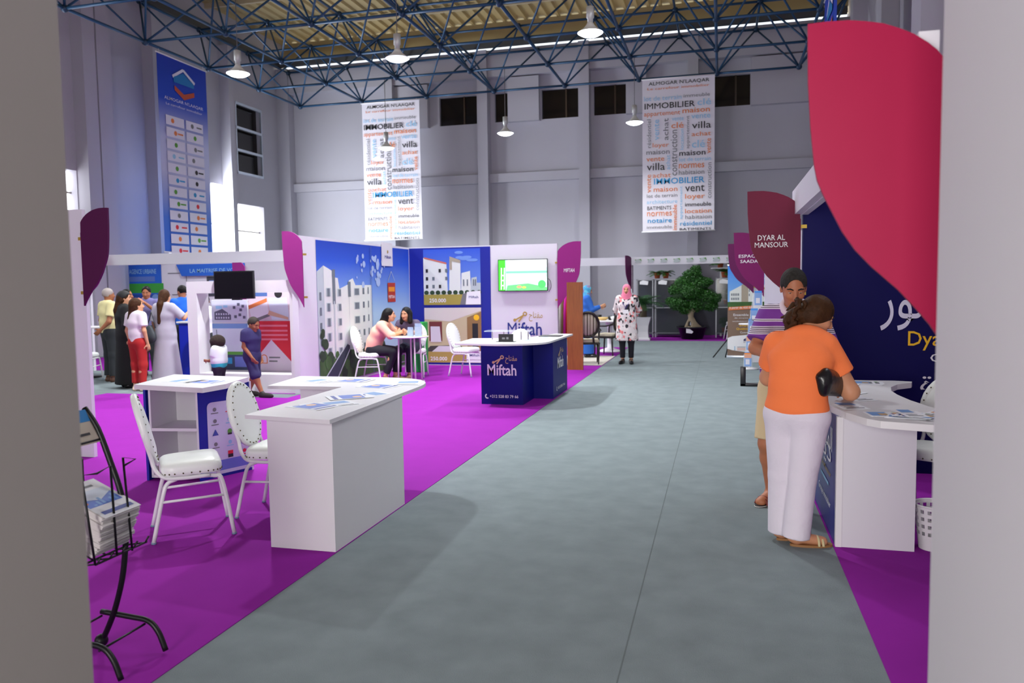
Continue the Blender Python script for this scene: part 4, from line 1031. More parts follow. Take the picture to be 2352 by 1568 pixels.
for i, (a, c) in enumerate([(.40, 1.0), (.48, 1.05), (.56, 1.02), (.42, .85), (.5, .88), (.58, .84), (.52, .96)]): p.rect(a, c, a+.05, c+.045, PD, 1)
p.rect(.08, 1.0, .2, 1.05, LBL, 1); p.rect(.22, 1.02, .3, 1.06, LBL, 1)
p.rect(0, .68, .66, .76, M('ink_sky', (120, 160, 215)), 0); p.rect(.0, .30, .66, .68, M('ink_ice', (215, 225, 240)), 0); p.line((.08, .32), (.08, .66), .012, PD); p.line((.6, .32), (.6, .66), .012, PD)
p.rect(.0, .0, .66, .28, M('ink_night', (52, 66, 98)), 0); p.rect(.05, .1, .35, .2, CYP, 1); p.rect(.4, .05, .64, .22, M('ink_periwinkle', (105, 118, 200)), 1); p.rect(0, .25, .66, .3, GRN, 1)
p.build('printed_picture', T)
T = thing('laptop_poster', 'red poster with a laptop photo and white triangle inside the white frame', 'poster', (-7.0, 11.1, .3))
g = MB(); g.box((-7.40, 11.22, .004), (-6.56, 11.25, 1.70), STAND); g.build('board', T)
p = Print((-7.40, 11.217, .30), (1, 0, 0), (0, 0, 1), .0015)
p.rect(0, .80, .78, 1.38, M('ink_blush', (222, 205, 215)), 0); p.rect(0, 1.2, .35, 1.38, M('ink_steel_blue', (80, 115, 175)), 1); p.disc(.55, 1.24, .07, INK, 2); p.poly([(.35, 1.18), (.7, 1.18), (.74, .82), (.42, .82)], M('ink_ice', (215, 225, 240)), 1)
p.poly([(0, 1.05), (.34, 1.17), (.37, .92), (.06, .82)], M('ink_ice2', (228, 228, 235)), 2); p.poly([(0, 1.05), (.34, 1.17), (.345, 1.11), (.01, .99)], ORP, 3); p.poly([(.06, .82), (.37, .92), (.39, .88), (.1, .78)], GREYP, 3)
p.poly([(.35, .9), (.72, .82), (.72, .86), (.38, .97)], M('ink_flesh', (215, 175, 150)), 4)
p.rect(0, 0, .78, .80, REDP, 4)
for i, (a, c) in enumerate(((.2, .74), (.12, .66), (.2, .59), (.1, .52))): p.rect(a, c-.03, .7, c, M('ink_pink', (240, 130, 150)), 5)
p.poly([(0, 0), (.78, 0), (.78, .12), (.40, .50), (.05, .12), (0, .07)], M('ink_paper', (232, 222, 235)), 5)
p.ring(.26, .2, .045, .06, ORP, 6, 0, 180); p.line((.207, .12), (.207, .2), .014, ORP, 6); p.line((.313, .12), (.313, .2), .014, ORP, 6); p.line((.2, .12), (.32, .12), .014, ORP, 6); p.rect(.35, .20, .55, .225, GREYP, 6); p.rect(.35, .14, .5, .165, GREYP, 6)
p.build('printed_picture', T)
T = thing('dark_screen', 'switched-off black flat screen above the framed posters', 'television', (-7.27, 10.68, 1.47))
g = MB(); g.box((-7.63, 10.66, 1.47), (-6.93, 10.70, 1.90), BLKP, bev=.004); g.build('casing', T)
g = MB(); g.box((-7.61, 10.657, 1.49), (-6.95, 10.661, 1.88), M('black_glass', (20, 18, 24), .12)); g.build('display', T); g = MB(); g.box((-7.35, 10.70, 1.45), (-7.2, 10.76, 1.9), BLK); g.build('wall_mount', T)
T = thing('low_table', 'low white table with papers behind the framed opening', 'table', (-6.9, 11.9, 0))
g = MB(); g.box((-7.5, 11.6, .42), (-6.5, 12.2, .45), WHITE); g.build('table_top', T)
for a in (-7.45, -6.55):
    for c in (11.65, 12.15): g = MB(); g.box((a, c, .004), (a+.04, c+.04, .42), WHITE); g.build('leg', T)

# ------------------------------------------------------------------ Miftah booth
T = thing('booth_side_wall', 'long booth wall with large blue sky and apartment prints', 'partition', (-6.25, 13.0, 0))
g = MB(); g.box((-6.30, 10.7, .004), (-6.20, 15.15, 2.42), STAND); g.build('panel', T)
SKYR = ramp_mat('print_sky_gradient', [(0, (190, 214, 232)), (.45, (172, 205, 232)), (.62, (120, 160, 226)), (.85, (35, 85, 205)), (1, (14, 60, 180))], 'Z', .1, 2.4)
p = Print((-6.197, 11.28, 0), (0, 1, 0), (0, 0, 1), .002)
BW = M('print_building_white', (226, 232, 226)); BS = M('print_building_shade', (188, 202, 204)); WN = M('print_window', (110, 122, 130)); GR1 = M('print_green', (62, 100, 48), .7, noise=.5, scale=6); GR2 = M('print_dark_green', (40, 66, 40), .7, noise=.6, scale=9)
p.rect(0, .05, 3.83, 2.38, SKYR, 0)
# building in perspective: three tower blocks
p.poly([(0, .35), (0, 1.88), (.22, 1.98), (.50, 1.90), (.50, .3)], BS, 1); p.poly([(.22, 1.98), (.50, 1.90), (.50, .3), (.22, .32)], BW, 2)
p.poly([(.50, .35), (.50, 1.80), (.70, 1.78), (.75, 1.60), (1.1, 1.68), (1.1, .3)], BW, 2)
p.poly([(1.1, .35), (1.1, 1.74), (1.25, 1.78), (1.35, 1.66), (2.0, 1.66), (2.0, .35)], BW, 3)
p.rect(.50, 1.35, .60, 1.92, WN, 4); p.rect(.53, .42, .57, 1.4, BS, 4); p.rect(1.06, 1.46, 1.16, 1.72, WN, 4)
for r_ in range(5):
    z = 1.42-r_*.245
    p.rect(.06, z, .12, z+.13, WN, 4); p.rect(.28, z+.06, .44, z+.2, BS, 4); p.rect(.31, z+.06, .40, z+.19, WN, 5)
    p.rect(.66, z+.05, .80, z+.18, BS, 4); p.rect(.70, z+.06, .79, z+.17, WN, 5)
    p.rect(1.28, z+.06, 1.50, z+.19, BS, 4); p.rect(1.31, z+.07, 1.47, z+.18, WN, 5); p.rect(1.62, z+.08, 1.69, z+.19, WN, 5); p.rect(1.83, z+.08, 1.87, z+.2, WN, 5)
p.poly([(0, .05), (0, .45), (.18, .62), (.3, .50), (.45, .42), (.8, .5), (1.1, .55), (1.9, .5), (2.6, .4), (3.83, .3), (3.83, .05)], GR1, 6)
for i in range(26):
    rnd = random.Random(i); p.disc(rnd.uniform(0, 2.6), rnd.uniform(.12, .52), rnd.uniform(.05, .14), GR2 if i % 2 else GR1, 7+i % 3)
for i in range(10): rnd = random.Random(90+i); p.disc(.05+rnd.uniform(0, .2), .45+rnd.uniform(0, .5), rnd.uniform(.04, .09), GR2, 8)
p.poly([(.08, .08), (.5, .08), (1.05, .62), (.95, .66)], M('print_slide', (48, 60, 70)), 11); p.line((.06, .1), (.95, .68), .025, BS, 12); p.line((.55, .1), (1.07, .6), .025, BS, 12)
p.rect(.0, .05, .6, .14, M('print_path', (150, 140, 110)), 10); p.rect(1.97, .05, 1.985, 2.38, M('panel_joint', (70, 95, 150)), 13)
for i in range(34):
    rnd = random.Random(200+i); cx_ = rnd.choice([1.55, 2.1, 2.3, 2.45]); p.disc(cx_+rnd.uniform(-.16, .16), 2.18-abs(rnd.gauss(0, .17)), rnd.uniform(.02, .06), M('print_cloud', (168, 192, 232)), 3+i % 4)
p.disc(2.3, 1.72, .09, M('print_cloud', (168, 192, 232)), 3)
p.rect(2.72, 1.33, 3.08, 1.70, M('sign_rust_red', (178, 48, 28)), 5); p.rect(2.76, 1.53, 3.04, 1.62, M('ink_amber', (235, 150, 30)), 6); p.text('MIFTAH', 2.76, 1.40, 3.04, 1.46, WP, 6, .02); p.line((2.74, 1.74), (2.9, 1.92), .012, BS, 6); p.line((2.9, 1.92), (3.06, 1.74), .012, BS, 6)
p.poly([(3.2, .3), (3.35, 1.0), (3.45, .95), (3.55, 1.05), (3.7, .3)], M('print_planter', (120, 110, 120)), 5)
p.build('printed_picture', T)
T = thing('hanging_sign', 'small white hanging sign fixed at the top of the blue sky wall', 'sign', (-6.1, 13.9, 2.1))
g = MB(); g.box((-6.185, 13.75, 2.02), (-6.165, 14.22, 2.46), WHITE); g.build('board', T)
p = Print((-6.163, 13.75, 2.02), (0, 1, 0), (0, 0, 1)); p.text('Miftah', .1, .14, .38, .20, M('ink_logo_blue', (30, 50, 130)), 0, .02); p.disc(.24, .27, .03, GOLD, 0); p.build('lettering', T)

def key_logo(p, x, z, s, m1, m2, blue, layer=3):
    """word Miftah under two golden keys and the arabic word"""
    p.text('Miftah', x, z, x+.40*s, z+.15*s, m1, layer, .045)
    p.text('\uFEA1\uFE8E\uFE98\uFED4\uFEE3', x+.25*s, z+.16*s, x+.41*s, z+.27*s, m2, layer, 0)
    p.line((x+.08*s, z+.17*s), (x+.19*s, z+.23*s), .016*s, m2, layer); p.line((x+.13*s, z+.155*s), (x+.19*s, z+.235*s), .018*s, m2, layer)
    p.ring(x+.205*s, z+.245*s, .012*s, .026*s, m2, layer); p.disc(x+.085*s, z+.175*s, .018*s, m2, layer)
MB_ = M('ink_logo_blue', (30, 50, 130), .5)
T = thing('booth_back_wall', 'booth wall with two framed building pictures and the screen', 'partition', (-4.6, 15.2, 0))
g = MB(); g.box((-6.20, 15.15, .004), (-3.10, 15.25, 2.42), STAND); g.build('panel', T)
p = Print((-6.20, 15.147, 0), (1, 0, 0), (0, 0, 1), .002)
p.rect(0.0, .02, 1.74, 2.40, ROYAL, 0)
# upper picture
ox = .31
SK2 = ramp_mat('print_sky_blue', [(0, (120, 160, 230)), (1, (35, 80, 205))], 'Z', 1.3, 2.4)
p.rect(ox, 1.24, ox+1.22, 2.37, SK2, 1)
for i in range(8): rnd = random.Random(400+i); p.disc(ox+.9+rnd.uniform(-.15, .25), 2.2+rnd.uniform(-.08, .1), .09, M('print_cloud_faint', (110, 150, 225)), 2, .03)
p.poly([(ox, 1.45), (ox, 2.2), (ox+.5, 2.08), (ox+.52, 1.45)], BW, 2); p.line((ox+.02, 2.2), (ox+.5, 2.08), .03, M('ink_terracotta', (205, 110, 90)), 3)
p.poly([(ox+.55, 1.45), (ox+.57, 2.22), (ox+.8, 2.14), (ox+.8, 1.45)], BW, 3); p.poly([(ox+.57, 2.22), (ox+.8, 2.14), (ox+.8, 2.08), (ox+.62, 2.12), (ox+.62, 1.95), (ox+.57, 1.95)], M('print_tan', (170, 160, 140)), 4)
p.poly([(ox+.8, 1.45), (ox+.82, 1.88), (ox+1.0, 1.92), (ox+1.02, 1.45)], BW, 2); p.poly([(ox+1.0, 1.45), (ox+1.03, 1.78), (ox+1.14, 1.8), (ox+1.14, 1.45)], BS, 3); p.rect(ox+1.14, 1.45, ox+1.22, 1.68, BS, 2)
for i in range(9): rnd = random.Random(30+i); a = ox+.05+.14*(i % 4); c = 1.58+.16*(i//3); p.rect(a, c, a+.05, c+.07, WN if i % 2 else INK, 4)
for a in (.85, .93, 1.06, 1.1): p.rect(ox+a, 1.62, ox+a+.025, 1.75, WN, 4)
for i in range(10): p.disc(ox+.06+i*.125, 1.49, .05, GR2, 5, .045)
p.rect(ox, 1.24, ox+1.22, 1.45, M('ink_olive', (170, 155, 70)), 6); p.text('250.000', ox+.12, 1.29, ox+.48, 1.37, WP, 7, .05); p.poly([(ox+.78, 1.24), (ox+.84, 1.46), (ox+.92, 1.48), (ox+.9, 1.24)], GREYP, 7)
p.poly([(ox+.9, 1.245), (ox+.93, 1.5), (ox+1.22, 1.52), (ox+1.22, 1.245)], WP, 8); p.text('Miftah', ox+.97, 1.37, ox+1.17, 1.42, MB_, 9, .03)
# lower picture: living room
p.rect(ox, .06, ox+1.22, 1.18, M('print_room_wall', (205, 190, 150)), 1); p.poly([(ox, .95), (ox, 1.18), (ox+1.22, 1.18), (ox+1.22, 1.12), (ox+.55, .9)], M('print_ceiling', (222, 214, 205)), 2)
p.poly([(ox+.92, .3), (ox+.92, .98), (ox+1.22, 1.1), (ox+1.22, .3)], M('print_wood', (150, 115, 70)), 3); p.rect(ox+1.03, .3, ox+1.15, .86, INK, 4); p.disc(ox+1.12, .98, .06, YEL, 4)
p.rect(ox+.1, .5, ox+.38, .9, M('print_maroon', (120, 50, 50)), 3); p.poly([(ox+.13, .48), (ox+.13, .8), (ox+.33, .8), (ox+.36, .48)], M('print_linen', (222, 215, 222)), 4)
p.poly([(ox, .28), (ox+.12, .4), (ox+.75, .42), (ox+.95, .3)], M('print_sofa', (70, 64, 62)), 4); p.poly([(ox+.15, .28), (ox+.3, .4), (ox+.6, .4), (ox+.7, .28)], M('print_linen', (222, 215, 222)), 5)
p.rect(ox, .06, ox+1.22, .28, M('ink_olive2', (178, 152, 80)), 6); p.text('250.000', ox+.12, .10, ox+.48, .18, WP, 7, .05); p.rect(ox+.9, .065, ox+1.22, .3, WP, 7); p.text('Miftah', ox+.97, .19, ox+1.17, .24, MB_, 8, .03)
key_logo(p, 2.08, .62, 1.75, MB_, GOLD, True, 1)
p.build('printed_pictures', T)
T = thing('wall_television', 'lit flat screen showing a green children room on the white booth wall', 'television', (-3.78, 15.1, 1.5))
g = MB(); g.box((-4.29, 15.09, 1.50), (-3.28, 15.13, 2.13), BLKP, bev=.005); cs_ = g.build('casing', T)
EM = lambda n, c: M('screen_'+n, c, .3, emit=.9)
p = Print((-4.275, 15.088, 1.515), (1, 0, 0), (0, 0, 1), .001)
p.rect(0, 0, .98, .60, EM('mint', (175, 235, 222)), 0); p.rect(0, 0, .14, .60, EM('green', (60, 200, 40)), 1); p.rect(.18, .45, .98, .60, EM('white', (235, 248, 248)), 1); p.rect(.15, .34, .98, .38, EM('sage', (110, 185, 150)), 1)
for a in (.05, .11): p.line((a, .02), (a+.01, .45), .02, EM('white', (235, 248, 248)), 2)
for z in (.1, .2, .3): p.line((.05, z), (.12, z), .02, EM('white', (235, 248, 248)), 2)
p.poly([(.35, .12), (.38, .3), (.98, .26), (.98, .05)], EM('pale', (205, 245, 240)), 2); p.poly([(.15, 0), (.18, .1), (.6, .14), (.98, .06), (.98, 0)], EM('lime', (95, 220, 110)), 3); p.disc(.42, .07, .05, EM('salmon', (235, 140, 110)), 4, .025); p.disc(.88, .12, .08, EM('leaf', (70, 215, 90)), 4); p.disc(.52, .06, .04, EM('amber', (245, 200, 80)), 5, .02)
p.rect(.2, .2, .32, .33, EM('white', (235, 248, 248)), 3)
p.build('display', cs_)
g = MB(); g.tube(bez([(-3.3, 15.13, 1.75), (-3.24, 15.13, 1.7), (-3.22, 15.13, 1.58), (-3.27, 15.13, 1.48)], 4), .005, BLK, 5); g.build('cable', T)

# Miftah desk
T = thing('reception_desk', 'navy desk with a white rounded top and golden key emblem', 'counter', (-2.8, 10.8, 0))
dt = rounded([(-3.42, 9.88), (-2.75, 9.76), (-2.22, 10.0), (-2.20, 11.9), (-2.48, 11.95), (-2.72, 10.95), (-3.48, 10.85)], {2: .35, 1: .12, 5: .08})
g = MB(); g.prism(dt, .835, .86, WHITE); g.build('counter_top', T)
g = MB(); g.box((-3.16, 10.2, .004), (-2.575, 10.85, .835), NAVY if 0 else M('navy_laminate', (6, 14, 112), .5, spec=.2)); g.build('pedestal', T)
g = MB(); g.box((-2.62, 10.83, .004), (-2.29, 11.88, .835), M('navy_laminate', (8, 20, 118))); g.build('pedestal', T)
p = Print((-3.16, 10.198, 0), (1, 0, 0), (0, 0, 1), .001); key_logo(p, .09, .40, 1.02, WP, M('ink_pale_gold', (215, 185, 130)), False, 0)
p.text('+212 528 83 79 66', .12, .095, .52, .135, WP, 0, .03); p.ring(.085, .115, .02, .034, WP, 0, 110, 300, 10)
p.build('lettering', T)
p = Print((-2.288, 10.83, 0), (0, 1, 0), (0, 0, 1), .001); key_logo(p, .30, .40, 1.1, WP, M('ink_pale_gold', (215, 185, 130)), False, 0); p.text('+212 528 83 79 66', .3, .10, .85, .14, WP, 0, .03); p.ring(.25, .12, .02, .034, WP, 0, 110, 300, 10); p.build('lettering', T)
T = thing('card_box', 'small black printed box standing on the navy desk', 'box', (-2.8, 10.25, .86))
g = MB(); g.box((-2.90, 10.18, .86), (-2.70, 10.21, .965), BLKP); g.box((-2.93, 10.15, .86), (-2.67, 10.26, .866), BLKP); g.build('shell', T)
p = Print((-2.90, 10.178, .86), (1, 0, 0), (0, 0, 1), .001); p.rect(.05, .035, .09, .06, GREYP, 0); p.rect(.11, .035, .14, .065, GREYP, 0); p.build('printed_marks', T)
T = thing('acrylic_shelf', 'clear shelf on short legs standing on the navy desk', 'shelf', (-3.0, 10.6, .86))
g = MB(); g.box((-3.2, 10.5, .975), (-2.55, 10.72, .99), GLS); g.build('shelf', T)
for x in (-3.12, -2.95, -2.7, -2.6): g = MB(); g.box((x, 10.6, .86), (x+.015, 10.615, .975), M('chrome_pin', (150, 140, 150), .3, metal=.6)); g.build('leg', T)
brochure('grey magazine on the right of the navy desk', -2.45, 11.0, .86, .4, 'papers on the navy desk', 3, style=2)
brochure('pale blue leaflet at the left end of the navy desk', -3.2, 10.2, .86, 1.2, 'papers on the navy desk', 2, style=2)
brochure('white leaflet at the front curve of the navy desk', -2.52, 10.45, .86, .9, 'papers on the navy desk', 1, style=2)
T = thing('laptop_folder', 'thin dark folder lying on the navy desk', 'folder', (-2.42, 11.35, .86)); g = MB(); g.box((-2.58, 11.2, .86), (-2.27, 11.5, .872), M('folder_dark', (60, 58, 60), .5), bev=.003); g.build('cover', T)

# round table with visitors
T = thing('bistro_table', 'round white table on slim tubes between the two seated women', 'table', (-5.08, 12.35, 0))
g = MB(); g.lathe([(0, .765), (.30, .765), (.325, .775), (.325, .785), (0, .787)], WHITE, (-5.08, 12.35, 0), 32); g.build('table_top', T)
TUB = M('pale_pink_tube', (225, 210, 218), .3)
for (a, c) in ((-.17, -.12), (.15, -.14), (-.04, .15), (.17, .1)): g = MB(); g.tube([(-5.08+a, 12.35+c, .02), (-5.08+a*.9, 12.35+c*.9, .765)], .014, TUB, 8); g.build('leg', T)
g = MB(); g.box((-5.28, 12.2, .004), (-4.86, 12.23, .03), TUB); g.box((-5.2, 12.47, .004), (-4.88, 12.5, .03), TUB); g.build('foot_bar', T)
def leaflet_holder(label, x, y, z, w_=.11, h_=.16, rot=0):
    T = thing('leaflet_holder', label, 'leaflet holder', (x, y, z), rot, 'clear holders with leaflets')
    g = MB(); g.box((-w_/2, -.02, 0), (w_/2, .02, h_*.75), GLS); g.build('acrylic_pocket', T, world=False)
    g = MB(); g.box((-w_/2+.008, -.008, .006), (w_/2-.008, .008, h_), M('leaflet_blue_grey', (150, 170, 195), .5, noise=.3, scale=30)); g.build('leaflets', T, world=False)
leaflet_holder('clear holder of leaflets on the round table, left', -5.0, 12.2, .787)
leaflet_holder('taller clear holder of leaflets on the round table, right', -4.88, 12.25, .787, .13, .22)
T = thing('flyer', 'yellow flyer on the right of the round table', 'flyer', (-4.85, 12.4, .787)); g = MB(); g.box((-4.93, 12.33, .787), (-4.78, 12.47, .789), M('flyer_yellow', (228, 215, 110), .6)); g.build('sheet', T)
T = thing('flyer', 'yellow and white flyer by the elbow of the peach blouse', 'flyer', (-5.27, 12.3, .787)); g = MB(); g.box((-5.33, 12.26, .787), (-5.2, 12.36, .789), M('flyer_cream', (238, 215, 150), .6)); g.build('sheet', T)
T = thing('green_crate', 'green box on the floor behind the round table', 'box', (-5.52, 13.9, 0)); g = MB(); g.box((-5.62, 13.8, .004), (-5.40, 14.05, .95), M('green_plastic', (20, 160, 60), .5), bev=.01); g.build('shell', T)

# ------------------------------------------------------------------ wooden partition, furniture booth
T = thing('wooden_partition', 'tall brown wooden panel at the corner by the aisle', 'partition', (-2.66, 14.62, 0))
g = MB()
WOOD = M('brown_wood', (150, 84, 30), .45); nt = WOOD.node_tree; wv = nt.nodes.new('ShaderNodeTexNoise'); mp = nt.nodes.new('ShaderNodeMapping'); mp.inputs['Scale'].default_value = (14, 14, .7); tc = nt.nodes.new('ShaderNodeTexCoord'); cr = nt.nodes.new('ShaderNodeValToRGB')
cr.color_ramp.elements[0].color = tuple(lin(v) for v in (118, 60, 18))+(1,); cr.color_ramp.elements[1].color = tuple(lin(v) for v in (176, 104, 42))+(1,)
nt.links.new(tc.outputs['Object'], mp.inputs[0]); nt.links.new(mp.outputs[0], wv.inputs['Vector']); nt.links.new(wv.outputs['Fac'], cr.inputs[0]); nt.links.new(cr.outputs[0], nt.nodes['Principled BSDF'].inputs['Base Color'])
g.box((-2.81, 14.6, .004), (-2.51, 14.66, 1.66), WOOD); g.build('board', T)
T = thing('curtain_samples', 'hanging fabric samples behind the wooden partition', 'fabric samples', (-3.0, 15.9, 0))
for i, c in enumerate([(196, 190, 178), (168, 160, 150), (205, 200, 190), (120, 95, 60), (210, 30, 160), (190, 30, 30), (120, 50, 20)]):
    g = MB(); x = -3.30+i*.05; g.tube([(x, 15.8, .5 if i > 3 else .1), (x+.02, 15.8, 1.2), (x+.05, 15.8, 1.55)], [.026, .03, .022], M('fabric_%d' % i, c, .9), 8); g.build('fabric_strip', T)
g = MB(); g.tube([(-3.35, 15.8, 1.58), (-2.95, 15.8, 1.58)], .015, BLK); g.build('rail', T)
DWOOD = M('dark_chair_wood', (32, 24, 20), .35); STR = ramp_mat('striped_upholstery', [(0, (190, 178, 160)), (.35, (105, 92, 80)), (.6, (205, 196, 180)), (.8, (120, 105, 92))], 'X', -.3, .3, .8, True, 5.0)
CREAM = M('cream_upholstery', (200, 190, 165), .8)
def louis_chair(label, loc, rotz, mat_):
    T = thing('dining_chair', label, 'chair', loc, rotz, 'dark wooden oval-back dining armchairs')
    g = MB(); g.box((-.25, -.22, .40), (.25, .26, .44), DWOOD, bev=.01); g.build('seat_frame', T, world=False)
    g = MB(); g.box((-.235, -.2, .43), (.235, .24, .50), CREAM, bev=.03); g.build('seat', T, world=False)
    C0 = Vector((0, -.27, .80)); uz = Vector((0, -.16, .987))
    ring = [C0+Vector((.22*math.cos(a), 0, 0))+uz*.25*math.sin(a) for a in [2*PI*k/28 for k in range(28)]]
    g = MB(); g.tube(ring, .028, DWOOD, 8, closed=True); g.build('back_frame', T, world=False)
    g = MB(); n = 28; v = []
    for (k, d) in ((0, -.03), (.7, -.028), (1, -.005), (1, .005), (.7, .028), (0, .03)):
        for j in range(n): a = 2*PI*j/n; v.append(tuple(C0+Vector((.2*k*math.cos(a), d, 0))+uz*.23*k*math.sin(a)))
    g.add(v, [(i*n+j, (i+1)*n+j, (i+1)*n+(j+1) % n, i*n+(j+1) % n) for i in range(5) for j in range(n)], mat_, True); g.build('backrest', T, world=False)
    for sx in (-1, 1):
        g = MB(); g.tube(bez([(sx*.2, -.27, .75), (sx*.27, -.1, .68), (sx*.27, .08, .67), (sx*.25, .12, .60), (sx*.24, .12, .43)], 4), .017, DWOOD, 6); g.build('armrest', T, world=False)
        g = MB(); g.tube([(sx*.12, -.24, .44), (sx*.11, -.27, .58)], .022, DWOOD, 6); g.build('back_post', T, world=False)
        for y in (-.2, .22): g = MB(); g.tube([(sx*.22, y, .42), (sx*.225, y*1.05, .25), (sx*.215, y*1.08, 0)], [.026, .02, .012], DWOOD, 8); g.build('leg', T, world=False)
louis_chair('dark oval-back armchair with striped fabric, back to the aisle', (-2.62, 15.75, .012), math.radians(12), STR)
louis_chair('dark oval-back armchair with cream fabric beside the dining table', (-2.46, 17.75, .004), math.radians(70), CREAM)
T = thing('dining_table', 'round white pedestal table laden with dishes', 'table', (-2.55, 18.6, 0))
g = MB(); g.lathe([(0, .73), (.45, .73), (.47, .75), (.45, .765), (0, .765)], WHITE, (-2.55, 18.6, 0), 32); g.build('table_top', T); g = MB(); g.lathe([(.28, 0), (.27, .03), (.06, .10), (.05, .55), (.12, .73)], WHITE, (-2.55, 18.6, .012), 20); g.build('pedestal', T)
for i, (dx, dy, r_, h_, c, nm, lb) in enumerate([(-.15, -.1, .13, .07, (225, 190, 120), 'serving_dish', 'yellow dish of food on the dining table'), (.12, -.2, .07, .09, (232, 232, 230), 'white_cup', 'white cup on the dining table'), (.02, -.05, .05, .1, (40, 40, 42), 'dark_cup', 'black cup on the dining table'), (.05, .15, .1, .08, (235, 235, 235), 'white_bowl', 'white bowl on the dining table'), (-.3, .15, .09, .12, (35, 35, 38), 'dark_pot', 'dark pot on the dining table')]):
    g = MB(); x, y = -2.55+dx, 18.6+dy; g.lathe([(r_*.6, 0), (r_, h_*.6), (r_, h_), (r_*.85, h_), (r_*.5, h_*.2), (0, h_*.2)], M('dish_%d' % i, c, .4), (x, y, .766), 16); tag(g.build(nm), lb, 'dish')
T = thing('coffee_machine', 'bright green coffee machine on the right of the dining table', 'coffee machine', (-2.3, 18.6, .766))
g = MB(); g.box((-2.40, 18.5, .766), (-2.18, 18.72, 1.02), M('machine_green', (20, 190, 60), .4), bev=.02); g.build('body_shell', T); g = MB(); g.box((-2.44, 18.52, .766), (-2.40, 18.7, 1.05), BLKP, bev=.01); g.build('spout', T)

# ------------------------------------------------------------------ plant display at the back
T = thing('display_fascia', 'white header beam with a row of small green logos', 'sign', (-1.2, 22.45, 2.15))
g = MB(); g.box((-3.95, 22.42, 2.14), (1.2, 22.48, 2.36), STAND); g.build('beam', T)
p = Print((-2.35, 22.417, 2.14), (1, 0, 0), (0, 0, 1), .002)
for i in range(9): x = .0+i*.355; p.poly([(x, .05), (x+.17, .06), (x+.17, .13), (x+.12, .17), (x+.02, .15)], M('ink_logo_grey', (185, 195, 195)), 0); p.poly([(x+.10, .15), (x+.17, .17), (x+.19, .10), (x+.15, .14)], GRN, 1); p.rect(x, .13, x+.03, .15, GRN, 1)
p.build('printed_logos', T)
for x in (-2.48, .95): panel('display_post', 'white upright holding the plant display header, %s' % ('left' if x < 0 else 'right'), 'post', (x, 22.44, .004), (x+.05, 22.5, 2.14))
ALUF = M('case_aluminium', (165, 168, 172), .35, metal=.4); CG_ = M('case_glass', (60, 66, 70), .08, alpha=.35)
def glass_case(label, x0, x1, y0, y1, z0, z1):
    T = thing('glass_case', label, 'display case', ((x0+x1)/2, (y0+y1)/2, z0), 0, 'glass display cases with plants')
    for x in (x0, x1-.03):
        for y in (y0, y1-.03): g = MB(); g.box((x, y, z0), (x+.03, y+.03, z1), ALUF); g.build('post', T)
    for z in (z0+.12, (z0+z1)/2, z1-.04): g = MB(); g.box((x0, y0, z), (x1, y1, z+.02), ALUF if z != z0+.12 else M('case_base', (120, 122, 125), .5)); g.build('shelf', T)
    g = MB(); g.box((x0+.01, y0+.005, z0+.14), (x1-.01, y0+.012, z1-.04), CG_); g.build('glass_pane', T)
    g = MB(); g.box((x0+.02, y1-.03, z0+.1), (x1-.02, y1-.02, z1-.05), M('case_back', (96, 96, 104), .5)); g.build('back_panel', T)
    p = Print((x0+.1, y0-.002, z1-.16), (1, 0, 0), (0, 0, 1), .001); p.poly([(0, 0), (.24, -.02), (.26, .09), (.1, .12), (0, .08)], WP, 0); p.build('label_card', T)
glass_case('glass display case left of the bonsai', -1.9, -.85, 23.75, 24.3, .004, 1.75)
glass_case('glass display case right of the bonsai', -.15, .95, 23.75, 24.3, .004, 1.75)
glass_case('narrow glass case behind the small palm', -2.45, -1.95, 23.75, 24.3, .004, 1.75)
panel('sheet_card', 'white card on the front of the case left of the bonsai', 'card', (-1.5, 23.72, .98), (-1.12, 23.735, 1.12), WP)
T = thing('bonsai_tree', 'large bonsai with dense green crown and thick pale trunk in a black tub', 'tree', (-.8, 23.2, 0))
pot(T, (-.8, 23.2, .004), .42, .36, BLKP, 'tub')
p = Print((-.95, 22.80, .18), (1, 0, 0), (0, 0, 1), .001); p.poly([(0, .02), (.16, 0), (.2, .05), (.1, .13), (0, .14)], WP, 0); p.build('tub_label', T)
S = Sdf(); S.cone((0, 0, .3), (-.04, 0, .7), .10, .075, .04); S.cone((.13, 0, .3), (.03, 0, .55), .07, .06, .04); S.cone((-.18, 0, .3), (-.10, 0, .52), .05, .045, .03); S.cone((.24, .05, .3), (.12, 0, .42), .06, .045, .05)
S.cone((-.04, 0, .7), (.10, 0, 1.1), .075, .05, .04); S.cone((-.03, 0, .75), (-.32, 0, 1.0), .05, .03, .04); S.cone((.03, 0, .8), (.38, 0, 1.0), .045, .03, .03)
S.ell((-.06, -.06, .43), (.05, .2, .08), 0, op='s')
S.build('trunk', M('bonsai_bark', (150, 135, 112), .85, noise=.25, scale=10, bump=.5), T, .02)
